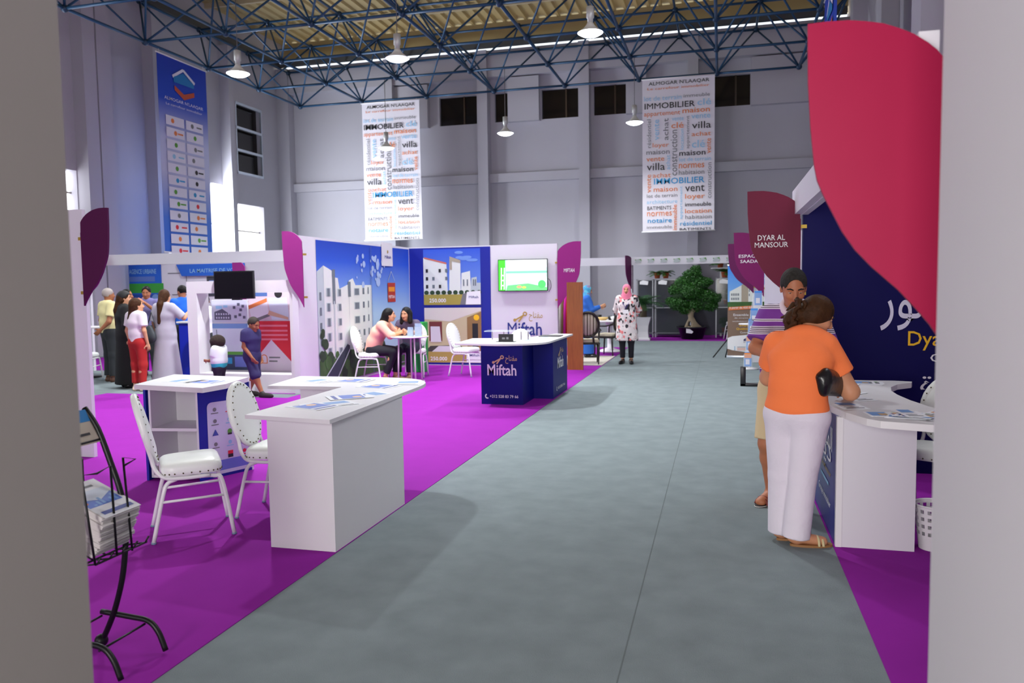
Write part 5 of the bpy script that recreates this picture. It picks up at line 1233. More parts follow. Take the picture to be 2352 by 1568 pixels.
def foliage(name, T, blobs, n, m, size, seed, world_off=(0, 0, 0)):
    rnd = random.Random(seed); g = MB(); tot = sum(b[3]**2 for b in blobs)
    for (x, y, z, r_) in blobs:
        for k in range(int(n*r_*r_/tot)):
            d = Vector((rnd.gauss(0, 1), rnd.gauss(0, 1), rnd.gauss(0, 1))).normalized(); q = Vector((x, y, z))+Vector((d.x*r_, d.y*r_*.9, d.z*r_*.72))*rnd.uniform(.6, 1.05)
            u = Vector((rnd.gauss(0, 1), rnd.gauss(0, 1), rnd.gauss(0, .7))).normalized(); w_ = u.cross(d+Vector((.1, 0, 0))).normalized(); s_ = size*rnd.uniform(.7, 1.3)
            g.add([q-u*s_, q+w_*s_*.45+d*s_*.2, q+u*s_, q-w_*s_*.45+d*s_*.2], [(0, 1, 2, 3)], m)
    return g.build(name, T, world=False)
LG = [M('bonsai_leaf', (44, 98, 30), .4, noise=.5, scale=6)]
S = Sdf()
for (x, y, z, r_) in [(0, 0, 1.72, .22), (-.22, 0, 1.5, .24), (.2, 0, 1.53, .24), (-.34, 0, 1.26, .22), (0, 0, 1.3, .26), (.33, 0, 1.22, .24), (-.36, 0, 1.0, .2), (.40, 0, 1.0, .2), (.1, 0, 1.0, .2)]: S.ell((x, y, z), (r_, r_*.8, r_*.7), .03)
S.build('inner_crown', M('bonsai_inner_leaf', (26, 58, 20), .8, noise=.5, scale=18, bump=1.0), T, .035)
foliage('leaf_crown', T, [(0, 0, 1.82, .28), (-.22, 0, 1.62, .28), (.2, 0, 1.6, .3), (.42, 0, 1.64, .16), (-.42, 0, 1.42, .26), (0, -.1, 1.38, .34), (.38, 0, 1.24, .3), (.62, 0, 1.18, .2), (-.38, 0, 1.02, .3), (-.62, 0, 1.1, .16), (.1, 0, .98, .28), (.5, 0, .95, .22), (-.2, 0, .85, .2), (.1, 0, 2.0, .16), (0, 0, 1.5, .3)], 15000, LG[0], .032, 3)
T = thing('planter_column', 'white waisted planter column holding a small palm', 'planter', (-2.14, 22.5, 0))
g = MB(); v = []
for (k, z) in ((.20, .004), (.20, .05), (.155, .08), (.14, .25), (.15, .42), (.19, .56), (.22, .66)): v += [(-2.14+a*k, 22.66+c*k, z) for a, c in ((-1, -1), (1, -1), (1, 1), (-1, 1))]
g.add(v, [(i*4+j, i*4+(j+1) % 4, (i+1)*4+(j+1) % 4, (i+1)*4+j) for i in range(6) for j in range(4)]+[(24, 25, 26, 27)], WHITE, False); g.build('column', T)
T = thing('sago_palm', 'small palm with arching fronds on the white planter column', 'plant', (-2.14, 22.66, .66))
g = MB(); g.tube([(-2.14, 22.66, .66), (-2.14, 22.66, 1.0)], [.1, .09], M('palm_trunk', (90, 80, 62)), 10); g.build('trunk', T); frond_plant(T, (-2.14, 22.66), .98, .72, 26, M('sago_green', (40, 90, 40), .5), 1, .03, 8, 1.0)
T0 = None
rnd = random.Random(12)
for i, (x, y, z, s_, lb) in enumerate([(-1.85, 24.0, 1.76, .25, 'orange potted fern on top of the case, leftmost'), (-1.6, 24.0, 1.76, .22, 'orange potted fern on top of the case, second from left'), (.1, 24.0, 1.76, .25, 'potted plant on top of the right case, left one'), (.38, 24.0, 1.76, .2, 'potted plant on top of the right case, middle one'), (.62, 24.0, 1.76, .2, 'potted plant on top of the right case, right one'), (-.02, 24.4, 2.06, .25, 'spiky plant poking above the header beam')]):
    T = thing('potted_plant', lb, 'plant', (x, y, z), 0, 'potted plants on the display cases')
    pot(T, (x, y, z), .1, .16, M('terracotta', (175, 85, 50), .8)); frond_plant(T, (x, y), z+.13, s_*1.3, 16, LEAFD, 1, .03, 20+i)
panel('high_shelf', 'narrow shelf carrying the spiky plant above the header beam', 'shelf', (-.3, 24.3, 2.03), (.3, 24.5, 2.055), ALUF)
panel('high_shelf_support', 'post under the narrow shelf behind the display cases', 'post', (-.03, 24.38, .004), (.03, 24.44, 2.03), ALUF)
for i, (x, z, lb) in enumerate([(.15, .98, 'leafy green plant on the middle shelf of the right case'), (.45, .98, 'small green plant at the right of the middle shelf'), (-2.3, .16, 'leafy plant at the bottom of the narrow case'), (.1, .16, 'leafy plant at the bottom of the right case')]):
    T = thing('leafy_plant', lb, 'plant', (x, 23.95, z), 0, 'leafy plants inside the cases'); pot(T, (x, 23.95, z), .08, .12, M('terracotta', (175, 85, 50))); foliage('leaves', T, [(0, 0, .32, .16), (.05, 0, .2, .12)], 500, LEAFD, .03, 50+i)
T = thing('glass_vase', 'tall clear glass vase in the right display case', 'vase', (.42, 23.9, .95)); g = MB(); g.lathe([(.05, 0), (.06, .12), (.04, .3), (.09, .55), (.12, .72), (.11, .72)], M('vase_glass', (215, 220, 225), .1, alpha=.6), (.62, 23.9, .93), 16); g.build('vessel', T)
T = thing('low_wall', 'dark low wall closing the plant display at the back', 'partition', (-.6, 24.9, 0)); g = MB(); g.box((-2.6, 24.85, .004), (1.2, 24.92, 1.0), M('dark_panel', (60, 62, 75))); g.build('panel', T)

# ------------------------------------------------------------------ right side: roll-up, leaflet stand, partitions
T = thing('rollup_banner', 'roll-up banner with an apartment picture and brown text panel', 'banner', (.55, 17.37, 0))
g = MB(); g.box((.14, 17.37, .06), (.98, 17.375, 1.98), M('rollup_sheet', (232, 232, 236), .6)); g.build('sheet', T); g = MB(); g.box((.12, 17.32, .0), (1.0, 17.43, .06), ALU, bev=.01); g.box((.13, 17.355, 1.97), (.99, 17.39, 1.99), ALU); g.build('base', T)
p = Print((.14, 17.368, .0), (1, 0, 0), (0, 0, 1), .0015)
SK3 = ramp_mat('rollup_sky', [(0, (130, 185, 240)), (1, (60, 140, 235))], 'Z', 1.3, 1.9)
BR = M('rollup_brown', (128, 104, 88)); p.rect(0, 1.05, .84, 1.96, SK3, 0); p.rect(0, .06, .84, 1.10, BR, 1)
p.poly([(.04, 1.18), (.04, 1.42), (.3, 1.56), (.3, 1.18)], BW, 2); p.poly([(.28, 1.18), (.28, 1.56), (.42, 1.62), (.42, 1.18)], M('print_tan', (170, 160, 140)), 3); p.poly([(.42, 1.18), (.42, 1.62), (.56, 1.66), (.8, 1.52), (.8, 1.18)], BW, 3)
for i in range(20): a = .07+.035*(i % 5)+(.36 if i > 9 else 0)+(.06*(i % 5) if i > 9 else 0); p.rect(a, 1.24+.09*((i//5) % 2)+(.08 if i > 9 else 0), a+.02, 1.29+.09*((i//5) % 2)+(.08 if i > 9 else 0), WN, 4)
p.rect(0, 1.08, .84, 1.2, GR1, 5); p.text('ITRANE', .4, 1.66, .84, 1.75, M('ink_ice', (215, 225, 240)), 2); p.text('RESIDENCE', .5, 1.78, .8, 1.80, M('ink_ice', (215, 225, 240)), 2)
p.poly([(.02, 1.02), (.02, 1.09), (.68, 1.13), (.68, 1.06)], ORP, 6); p.text('à partir de 430 000 Dhs', .04, 1.045, .64, 1.10, WP, 7, .03)
p.text('Ensemble résidentiel', .12, .90, .8, .95, WP, 3, .01); p.text('de moyen standing, à la', .14, .84, .8, .87, WP, 3); p.text('seulement de la plage et', .10, .77, .8, .80, WP, 3); p.text('Emplacement', .25, .67, .7, .72, YEL, 3, .01); p.text('Qualité et', .18, .60, .5, .65, YEL, 3, .01); p.text('Commercialisé', .26, .53, .6, .57, WP, 3)
p.poly([(0, .2), (.1, .17), (.4, .13), (.84, .2), (.84, .45), (.4, .5), (.1, .47), (0, .43)], WP, 4); p.poly([(.33, .37), (.5, .37), (.5, .40), (.42, .46), (.33, .40)], NAVY, 5); p.text('IMMO', .33, .33, .5, .36, GREYP, 5)
for i in range(3): p.disc(.15, .24-.03*i, .01, CYP, 5); p.rect(.2, .232-.03*i, .5, .244-.03*i, ORP if i != 0 else GREYP, 5)
p.build('printed_sheet', T)
panel('booth_partition', 'narrow white booth partition beside the dark purple leaf', 'partition', (.62, 16.43, .004), (.80, 16.48, 2.4))
T = thing('easel', 'black tripod leg beside the roll-up banner', 'tripod', (-.0, 17.6, 0))
for q in (((.2, 17.75, .45), (-.16, 17.45, .0)), ((.2, 17.75, .45), (.1, 17.5, .0)), ((.2, 17.75, .45), (.35, 18.2, 0))): g = MB(); g.tube(q, .014, BLK); g.build('leg', T)
panel('booth_partition', 'white booth partition behind the man in the striped polo', 'partition', (.66, 12.9, .004), (3.3, 12.97, 2.4))
panel('booth_partition', 'white booth partition farther back on the right', 'partition', (.9, 17.9, .004), (3.3, 17.97, 2.4))
T = thing('leaflet_stand', 'stepped clear leaflet tower on a black base', 'leaflet stand', (.43, 12.72, 0))
g = MB(); g.box((.30, 12.66, 0), (.38, 12.8, .30), BLKP, bev=.005); g.box((.30, 12.66, 0), (.62, 12.8, .04), BLKP, bev=.004); g.build('base', T)
g = MB(); g.tube([(.34, 12.73, .28), (.38, 12.75, .5), (.43, 12.77, .9), (.5, 12.79, 1.45)], .014, GLS); g.build('spine', T)
LO = M('leaflet_orange', (240, 150, 60), .5); LB = M('leaflet_azure', (70, 150, 225), .5)
for i, (x, z, c1, c2) in enumerate([(.345, .30, LO, LB), (.375, .56, LO, LB), (.405, .82, LB, WP), (.435, .98, LB, LO), (.49, 1.25, LB, WP)]):
    g = MB(); g.box((x, 12.68, z), (x+.13, 12.72, z+.2), GLS); g.build('acrylic_pocket', T)
    g = MB(); g.box((x+.012, 12.69, z+.01), (x+.118, 12.705, z+.23), LB); g.box((x+.012, 12.688, z+.14), (x+.118, 12.69, z+.22), c1); g.box((x+.03, 12.688, z+.04), (x+.09, 12.69, z+.12), WP); g.build('leaflets', T)
T = thing('side_table', 'small round white table seen behind the leaflet tower', 'table', (.55, 15.2, 0))
g = MB(); g.lathe([(0, .83), (.2, .83), (.2, .85), (0, .85)], WHITE, (.52, 15.2, 0)); g.build('table_top', T); g = MB(); g.tube([(.52, 15.2, .02), (.52, 15.2, .83)], .02, CHW); g.lathe([(.16, 0), (.16, .02), (.02, .03)], CHW, (.52, 15.2, 0)); g.build('leg', T)

# ------------------------------------------------------------------ navy booth on the right
T = thing('navy_booth_wall', 'navy booth back wall with large white arabic and yellow lettering', 'partition', (1.9, 7.1, 0))
NV = M('navy_wall', (12, 8, 78), .5, spec=.15)
g = MB(); g.box((.67, 7.12, .004), (3.2, 7.2, 2.40), NV); g.build('panel', T)
p = Print((.67, 7.118, 0), (1, 0, 0), (0, 0, 1), .002)
p.text('\uFEAD\uFEEE\uFEBC\uFEE8\uFEE4\uFEDF\uFE8D \uFEAD\uFE8E\uFEF3\uFEA9', .615, 1.20, 2.1, 1.62, M('ink_lilac_white', (222, 220, 238)), 0, .012)
p.disc(.838, 1.322, .016, MATS['ink_lilac_white'], 1); p.text('Dyar Al Mansour', .83, 1.035, 1.95, 1.195, YEL, 0, .015); p.text('GROUPE', 1.0, .94, 1.55, 1.01, WP, 0); p.text('\uFE93\uFE8E\uFEF4\uFEA4\uFEDF\uFE8D', .93, .66, 1.5, .83, WP, 0, .01)
p.build('lettering', T)
T = thing('booth_fascia', 'white header beam of the navy booth running toward the camera', 'panel', (.66, 5.2, 2.18))
g = MB(); g.box((.60, 2.79, 2.185), (.66, 7.35, 2.40), STAND); g.box((.66, 2.79, 2.18), (.71, 7.12, 2.20), STAND); g.build('beam', T)
T = thing('booth_counter', 'white and navy counter with a concave edge, piled with leaflets', 'counter', (1.1, 5.6, 0))
ct = [(.655, 6.60), (.655, 5.28), (.72, 4.96), (.80, 4.76), (.86, 4.69), (1.14, 4.60), (1.55, 4.55), (1.50, 4.8), (1.32, 5.05), (1.24, 5.3), (1.19, 5.55), (1.165, 5.8), (1.165, 6.0), (1.20, 6.2), (1.28, 6.38), (1.40, 6.50), (1.42, 6.57), (1.3, 6.61)]
g = MB(); g.prism(ct, .80, .84, WHITE); g.build('counter_top', T)
g = MB(); g.box((.70, 5.03, .004), (1.12, 5.06, .80), GRW); g.box((.68, 5.025, .004), (.715, 5.065, .80), WHITE); g.build('end_panel', T)
g = MB(); g.box((.68, 5.065, .004), (.71, 6.45, .80), M('navy_counter_front', (40, 38, 130), .3)); g.build('front_panel', T)
p = Print((.678, 6.45, 0), (0, -1, 0), (0, 0, 1), .001)
p.text('\uFEAD\uFE8E\uFEF3\uFEA9', .55, .42, 1.2, .60, WP, 0, .01); p.text('\uFEAD\uFEEE\uFEBC\uFEE8\uFEE4\uFEDF\uFE8D', .50, .50, 1.25, .70, WP, 0, .01); p.text('Dyar Al Mansour', .55, .36, 1.2, .41, GOLD, 0, .01); p.rect(.7, .30, 1.1, .32, LBL, 0); p.text('Groupe Immobilier', .6, .16, 1.2, .22, WP, 0); p.build('lettering', T)
g = MB(); g.box((.71, 6.42, .004), (1.1, 6.45, .80), GRW); g.build('end_panel', T)
GR_ = 'leaflets spread on the right counter'
rnd = random.Random(21)
for i, (x, y, r_, n_, st, lb) in enumerate([(1.02, 4.86, 1.3, 4, 1, 'front leaflet of the pile by the near edge of the right counter'), (1.10, 4.93, .9, 3, 1, 'leaflet lying in the middle of the near pile on the right counter'), (1.2, 4.86, 1.9, 3, 2, 'white leaflet at the right of the near pile on the right counter'), (.93, 4.93, 1.7, 2, 1, 'blue leaflet at the left of the near pile on the right counter'), (1.06, 6.38, 1.5, 6, 1, 'stack of leaflets with round pictures at the back of the right counter'), (.88, 6.30, 1.2, 4, 2, 'white leaflets beside the stack at the back of the right counter'), (.87, 5.55, .5, 3, 2, 'leaflets by the woman elbow on the right counter'), (.85, 5.85, .9, 3, 1, 'leaflets behind the woman elbow on the right counter'), (.78, 5.2, .2, 2, 2, 'leaflet at the aisle edge of the right counter')]):
    brochure(lb, x, y, .84+.0001*i, r_, GR_, n_, .15, .21, 'leaflet', st)
for i in range(7):
    brochure('loose leaflet fanned out in the near pile on the right counter', 1.10+rnd.uniform(-.10, .13), 4.88+rnd.uniform(-.06, .1), .845+.0025*i, rnd.uniform(0, 3), GR_+', loose', 1, .12, .20, 'leaflet', i % 3)
T = thing('waste_basket', 'white perforated plastic waste basket behind the right counter', 'bin', (1.25, 5.13, 0))
g = MB(); n = 32; rows = []; R0, R1, Hh = .085, .115, .27; v = []; NR_ = 12
for j in range(NR_+1):
    for k in range(n): a = 2*PI*k/n; r_ = R0+(R1-R0)*j/NR_; v.append((1.25+r_*math.cos(a), 5.13+r_*math.sin(a), .004+Hh*j/NR_))
fc = [(j*n+k, j*n+(k+1) % n, (j+1)*n+(k+1) % n, (j+1)*n+k) for j in range(NR_) for k in range(n) if not (4 <= j <= 10 and (j+k) % 2 and j % 2 == 0)]
g.add(v, fc, WHITE, True); g.add([v[k] for k in range(n)], [tuple(range(n))], WHITE); g.build('basket_wall', T)
g = MB(); g.tube([(1.25+R1*math.cos(a), 5.13+R1*math.sin(a), .274) for a in [2*PI*k/n for k in range(n)]], .006, WHITE, 6, closed=True); g.build('rim', T)
# ------------------------------------------------------------------ the people
HB = M('hair_black', (20, 17, 16), .5, spec=.2, noise=.3, scale=30, bump=.6); HBR = M('hair_brown', (62, 38, 20), .6, noise=.6, scale=26, bump=.9, spec=.15); HGR = M('hair_grey', (48, 45, 43), .7, noise=.6, scale=60, bump=.5, spec=.15)
def L(base, J): return {k: (np.array(v, float)-np.array(base, float)) for k, v in J.items()}
# woman in orange, seen from behind
b0 = (.45, 5.05, 0)
J = L(b0, dict(pelvis=(.45, 5.04, .86), waist=(.455, 5.03, 1.0), chest=(.475, 5.07, 1.14), neck=(.515, 5.14, 1.305), head=(.585, 5.21, 1.40), shR=(.615, 5.12, 1.215), elR=(.765, 5.12, .945), wrR=(.80, 5.38, .90), shL=(.345, 5.17, 1.225), elL=(.30, 5.31, 1.0), wrL=(.46, 5.50, .99),
     hipR=(.52, 5.03, .78), hipL=(.385, 5.09, .78), knR=(.485, 5.02, .42), knL=(.375, 5.09, .42), anR=(.455, 5.01, .085), anL=(.375, 5.11, .085), toR=(.61, 5.04, .03), toL=(.53, 5.18, .03)))
ORG = M('orange_jersey', (255, 128, 68), .8, noise=.04, scale=9, bump=.9); WPT = M('white_trousers', (226, 218, 230), .75, bump=1.0, scale=11)
R = head_frame((.90, .25, -.42)); H = J['head']
def hpw(x, y, z): return H+R @ np.array([x, y, z])
_rn = random.Random(4); CURL = [(hpw(0, -.08, -.01), hpw(-.01, -.14, -.06), .05, .045), (hpw(0, -.13, -.05), hpw(-.02, -.155, -.10), .04, .03)]
for _k in range(46):
    _a = np.array([_rn.uniform(-.065, .055), _rn.uniform(-.17, -.085), _rn.uniform(-.14, .06)]); _b = _a+np.array([_rn.uniform(-.035, .035), _rn.uniform(-.03, .02), _rn.uniform(-.06, .01)])
    CURL.append((hpw(*_a), hpw(*_b), .014, .007))
for _k in range(5): _x = -.03+.015*_k; CURL.append((hpw(_x, -.14, -.12), hpw(_x-.012, -.135-.01*(_k % 2), -.20-.012*(_k % 3)), .013, .006))
wo = person('person', 'person in an orange top and white trousers, seen from behind at the right counter', b0, 0, J, g=1.04, female=True, hipw=1.17, belly=1.02, chestd=.98, arm=1.32, leg=1.05, skinm=skin('tan', (200, 140, 105)), face=(.90, .25, -.42), hg=.95,
    top=dict(mat=ORG, sleeve=.62, inf=.014, cuff=.008, name='top', clips=[((0, 0, .775), (0, 0, -1))], necklift=-.01), bottom=dict(kind='trousers', mat=WPT, to=2.10, k=.012, inf=.008, infb=.034),
    hair=dict(kind='bun', mat=HBR, locks=CURL, h=.007, vol=1.10), shoes=None, h=.008, handn=(0, 0, -1))
# sandals
def sandal(T, an, to, sole, strap, rim=None):
    d = unit(to-an); d[2] = 0; d = unit(d); l = np.cross(d, [0, 0, 1.0]); c = (an+to)/2+d*.01; pts = []
    Ls = .128
    for k in range(20):
        a = 2*PI*k/20; q = c+d*math.cos(a)*Ls+l*math.sin(a)*.044*(1+.18*math.cos(a)); pts.append((q[0], q[1]))
    if (pts[1][0]-pts[0][0])*(pts[5][1]-pts[0][1])-(pts[1][1]-pts[0][1])*(pts[5][0]-pts[0][0]) < 0: pts = pts[::-1]
    g = MB(); g.prism(pts, 0, .014, sole); o = g.build('sandal_sole', T, world=False)
    if rim: g = MB(); g.prism([(c[0]+(x-c[0])*1.03, c[1]+(y-c[1])*1.03) for x, y in pts], .004, .009, rim); g.build('sole_edge', T, world=False)
    g = MB()
    for off, ht in ((.035, .062), (.06, .052)):
        P = [c+d*off-l*.05+np.array([0, 0, .01-c[2]]), c+d*off-l*.035+np.array([0, 0, ht*.8-c[2]]), c+d*off+np.array([0, 0, ht-c[2]]), c+d*off+l*.035+np.array([0, 0, ht*.8-c[2]]), c+d*off+l*.05+np.array([0, 0, .01-c[2]])]
        g.tube(bez([tuple(p) for p in P], 4), .009, strap, 6, flat=.5)
    g.build('sandal_strap', T, world=False)
for q in 'RL': sandal(wo, J['an'+q], J['to'+q], M('tan_sole', (150, 105, 62), .6), M('beige_strap', (205, 190, 145), .4))
T = thing('clutch_bag', 'black leather clutch held under the arm of the person in orange', 'bag', (.68, 5.1, .95))
S = Sdf(); Rb = Matrix.Rotation(math.radians(-12), 3, 'Y') @ Matrix.Rotation(math.radians(22), 3, 'Z'); Rn = np.array(Rb)
S.cone((-.085, -.165, .075), (.05, .08, .025), .046, .040, .02, (.1, .05, 1), 1.8); S.cone((-.11, -.175, .10), (-.09, -.165, .02), .028, .028, .02); S.build('pouch', M('black_leather', (22, 20, 22), .28, bump=.3, scale=25), T, .007)

# man in the striped polo facing the camera
b1 = (.42, 5.9, 0)
J = L(b1, dict(pelvis=(.455, 5.92, .88), waist=(.46, 5.88, 1.02), chest=(.475, 5.84, 1.22), neck=(.485, 5.74, 1.435), head=(.475, 5.64, 1.575), shR=(.325, 5.79, 1.385), elR=(.235, 5.70, 1.16), wrR=(.40, 5.48, 1.10), shL=(.645, 5.84, 1.365), elL=(.73, 5.74, 1.10), wrL=(.66, 5.52, 1.02),
     hipR=(.37, 5.92, .84), hipL=(.53, 5.92, .84), knR=(.325, 5.86, .46), knL=(.50, 5.80, .46), anR=(.365, 6.0, .085), anL=(.46, 5.90, .085), toR=(.285, 5.86, .03), toL=(.375, 5.77, .03)))
PV = (118, 52, 150); WV = (222, 212, 226); DV = (62, 30, 62)
st = []
for k, (a, c) in enumerate([(0, PV), (.30, WV), (.34, DV), (.37, WV), (.41, DV), (.44, WV), (.48, DV), (.51, WV), (.55, DV), (.58, WV), (.62, PV), (.80, WV), (.84, DV), (.87, WV), (.91, PV)]): st.append((a, c))
POLO = ramp_mat('striped_polo', st, 'Z', 0, 2, .8, True, 11.6)
mn = person('person', 'person in a purple striped polo and beige shorts, facing the camera', b1, 0, J, g=1.12, hipw=.95, belly=1.05, chestd=1.05, arm=1.05, skinm=skin('olive', (178, 112, 78)), face=(.06, -.93, -.40), hg=1.07,
    top=dict(mat=POLO, sleeve=.78, inf=.016, cuff=.012, name='polo_shirt', collar=M('polo_collar', (225, 208, 220), .8), clips=[((0, 0, .79), (0, 0, -1))], necklift=-.015), bottom=dict(kind='trousers', name='shorts', mat=M('beige_shorts', (212, 190, 150), .8, bump=.2, scale=14), to=.93, inf=.012, infb=.03),
    hair=dict(kind='short', mat=HGR), h=.008, handn=(0, 0, -1), brow=HB)
for q in 'RL': sandal(mn, J['an'+q], J['to'+q], M('black_sole', (28, 24, 26), .6), M('dark_red_strap', (120, 45, 40), .6), M('white_edge', (225, 222, 218), .5))

# woman in pink scarf and patterned tunic
FLORAL = voro_mat('floral_tunic', [(0, (222, 214, 214)), (.45, (232, 224, 222)), (.62, (40, 38, 44)), (.76, (228, 130, 130)), (.88, (210, 190, 192))], 26, .8, (1, 1, .8))
J = skeleton(1.60, True, elR=(.235, -.10, 1.08), wrR=(.12, -.17, .92), elL=(-.235, -.10, 1.08), wrL=(-.12, -.17, .92), anR=(.085, 0, .08), toR=(.11, .14, .03), anL=(-.085, .0, .08), toL=(-.11, .14, .03))
person('person', 'person with a pink headscarf and floral tunic standing in the aisle, hands behind the back', (-1.84, 15.95, .002), math.radians(180), J, g=1.0, female=True, hipw=1.08, belly=1.08, skinm=skin('fair', (205, 150, 115)), face=(0, 1, -.02), hg=.93,
    top=dict(mat=FLORAL, sleeve=1.9, hem=.47, flare=.17, inf=.018, name='tunic', follow=.5), bottom=dict(kind='trousers', mat=M('black_trousers', (18, 18, 30), .8), to=1.9, inf=.004, infb=.006), scarf=M('pink_scarf', (240, 130, 160), .8, bump=.3, scale=18), shoes=dict(mat=M('black_shoe', (20, 18, 20), .3), low=True), h=.012)
T = thing('name_badge', 'purple lanyard with a white badge on the floral tunic', 'badge', (-1.84, 15.80, 1.1))
g = MB(); g.tube([(-1.90, 15.80, 1.24), (-1.84, 15.765, 1.12)], .006, M('lanyard_purple', (70, 50, 160), .6), 6, flat=.4); g.tube([(-1.78, 15.80, 1.24), (-1.84, 15.765, 1.12)], .006, MATS['lanyard_purple'], 6, flat=.4); g.build('lanyard', T); g = MB(); g.box((-1.895, 15.757, 1.02), (-1.785, 15.762, 1.10), WP); g.build('card', T)
# woman in blue, side view
J = skeleton(1.57, True, elR=(.18, .10, 1.05), wrR=(.10, .30, 1.12), elL=(-.18, .10, 1.05), wrL=(-.08, .30, 1.10))
person('person', 'person in a long blue dress and turquoise headscarf beside the dining table', (-2.85, 17.15, .012), math.radians(-75), J, female=True, hipw=1.1, belly=1.05, skinm=skin('fair', (205, 150, 115)), face=(.15, 1, -.2), hg=.95,
    top=dict(mat=M('blue_dress', (38, 100, 190), .8, bump=.2, scale=8), sleeve=1.85, hem=.08, flare=.16, inf=.018, name='dress', follow=.9, flat=1.15), scarf=voro_mat('turquoise_scarf', [(0, (60, 150, 195)), (.5, (95, 180, 205)), (.75, (120, 110, 150))], 14), shoes=dict(mat=M('black_shoe', (20, 18, 20))), h=.013)
# seated woman in peach
def seated(h, female, lean=.12, **ov):
    J = dict(pelvis=(0, -.02, .55), waist=(0, lean*.1, .68), chest=(0, lean*.6, .84), neck=(0, lean*1.4, 1.02), head=(0, lean*1.7+.02, 1.14), shR=(.16, lean*1.15, .97), shL=(-.16, lean*1.15, .97), elR=(.21, .22, .80), elL=(-.21, .22, .80), wrR=(.12, .44, .82), wrL=(-.12, .44, .82),
             hipR=(.09, 0, .54), hipL=(-.09, 0, .54), knR=(.11, .40, .52), knL=(-.11, .40, .52), anR=(.10, .42, .085), anL=(-.10, .42, .085), toR=(.11, .57, .03), toL=(-.11, .57, .03))
    J = {k: np.array(v, float) for k, v in J.items()}
    for k, v in ov.items(): J[k] = np.array(v, float)
    return J
def lk(J, face, hg, *pts):
    R = head_frame(face); return [(J['head']+R @ np.array(a), J['head']+R @ np.array(c), ra, rb) for a, c, ra, rb in pts]
J = seated(1.6, True, .16, elR=(.2, .36, .80), wrR=(.02, .50, .84), elL=(-.18, .36, .80), wrL=(.0, .52, .86), anR=(.10, .22, .085), toR=(.11, .36, .03), anL=(-.08, .34, .085), toL=(-.08, .48, .03))
person('person', 'person with long black hair in a peach blouse seated with back to the posters', (-5.76, 12.40, .004), math.radians(-84), J, female=True, hipw=1.1, belly=1.12, skinm=skin('fair', (205, 150, 115)), face=(-.2, 1, 0), hg=.96,
    top=dict(mat=M('peach_blouse', (242, 180, 158), .8, bump=.25, scale=8), sleeve=1.35, inf=.02, name='blouse', clips=[((0, 0, .50), (0, .2, -1))]), bottom=dict(kind='trousers', mat=M('black_trousers', (18, 18, 30)), to=1.85, inf=.008, infb=.01), hair=dict(kind='long', mat=HB, locks=lk(J, (-.2, 1, 0), 1, ((0, -.06, .0), (0, -.10, -.14), .075, .075), ((0, -.10, -.12), (0, -.12, -.24), .075, .05))), shoes=dict(mat=M('tan_shoe', (150, 110, 80), .5)), h=.012)
J = seated(1.6, True, .14, elR=(.24, .20, .80), wrR=(.10, .45, .86), elL=(-.24, .22, .80), wrL=(-.02, .50, .84))
person('person', 'person with black hair and dark striped top seated facing the camera at the round table', (-5.35, 13.10, .004), math.radians(182), J, female=True, skinm=skin('fair', (205, 150, 115)), face=(.25, 1, -.15), hg=.97,
    top=dict(mat=M('mauve_grey_top', (88, 76, 102), .8, noise=.25, scale=60), sleeve=.35, inf=.014, name='top', clips=[((0, 0, .50), (0, .2, -1))]), bottom=dict(kind='trousers', mat=M('dark_jeans', (24, 26, 48), .8), to=1.9, inf=.008, infb=.01), hair=dict(kind='long', mat=HB, locks=lk(J, (.25, 1, -.15), 1, ((.06, -.03, .0), (.095, .0, -.15), .06, .05), ((-.06, -.03, .0), (-.085, .02, -.13), .05, .045), ((0, -.08, 0), (0, -.08, -.15), .07, .06))), shoes=dict(mat=M('tan_shoe', (150, 110, 80))), h=.012)
# boy in navy walking right
k = 1.17/1.7
J = skeleton(1.17, False, elR=(.15, -.02, .76), wrR=(.13, .10, .60), elL=(-.15, -.02, .76), wrL=(-.14, .04, .60), knR=(.07, .10, .33), anR=(.06, .20, .075), toR=(.06, .32, .03), knL=(-.07, .0, .33), anL=(-.07, -.13, .08), toL=(-.07, -.02, .03), head=(0, .05, 1.085))
person('person', 'boy in a navy shirt and shorts walking past the framed posters', (-6.80, 10.35, .004), math.radians(-95), J, g=.86, hipw=.95, skinm=skin('brown', (160, 100, 66)), face=(0, .9, -.35), hg=.92,
    top=dict(mat=M('navy_shirt', (46, 40, 92), .8, bump=.2, scale=12), sleeve=.6, inf=.018, name='shirt', clips=[((0, 0, .56), (0, 0, -1))]), bottom=dict(kind='trousers', name='shorts', mat=M('navy_shorts', (42, 36, 86), .8), to=1.12, inf=.016, infb=.025), hair=dict(kind='short', mat=M('hair_dark_brown', (45, 36, 28), .7)), shoes=dict(mat=M('dark_sandal', (38, 32, 30), .6), low=True), h=.01)
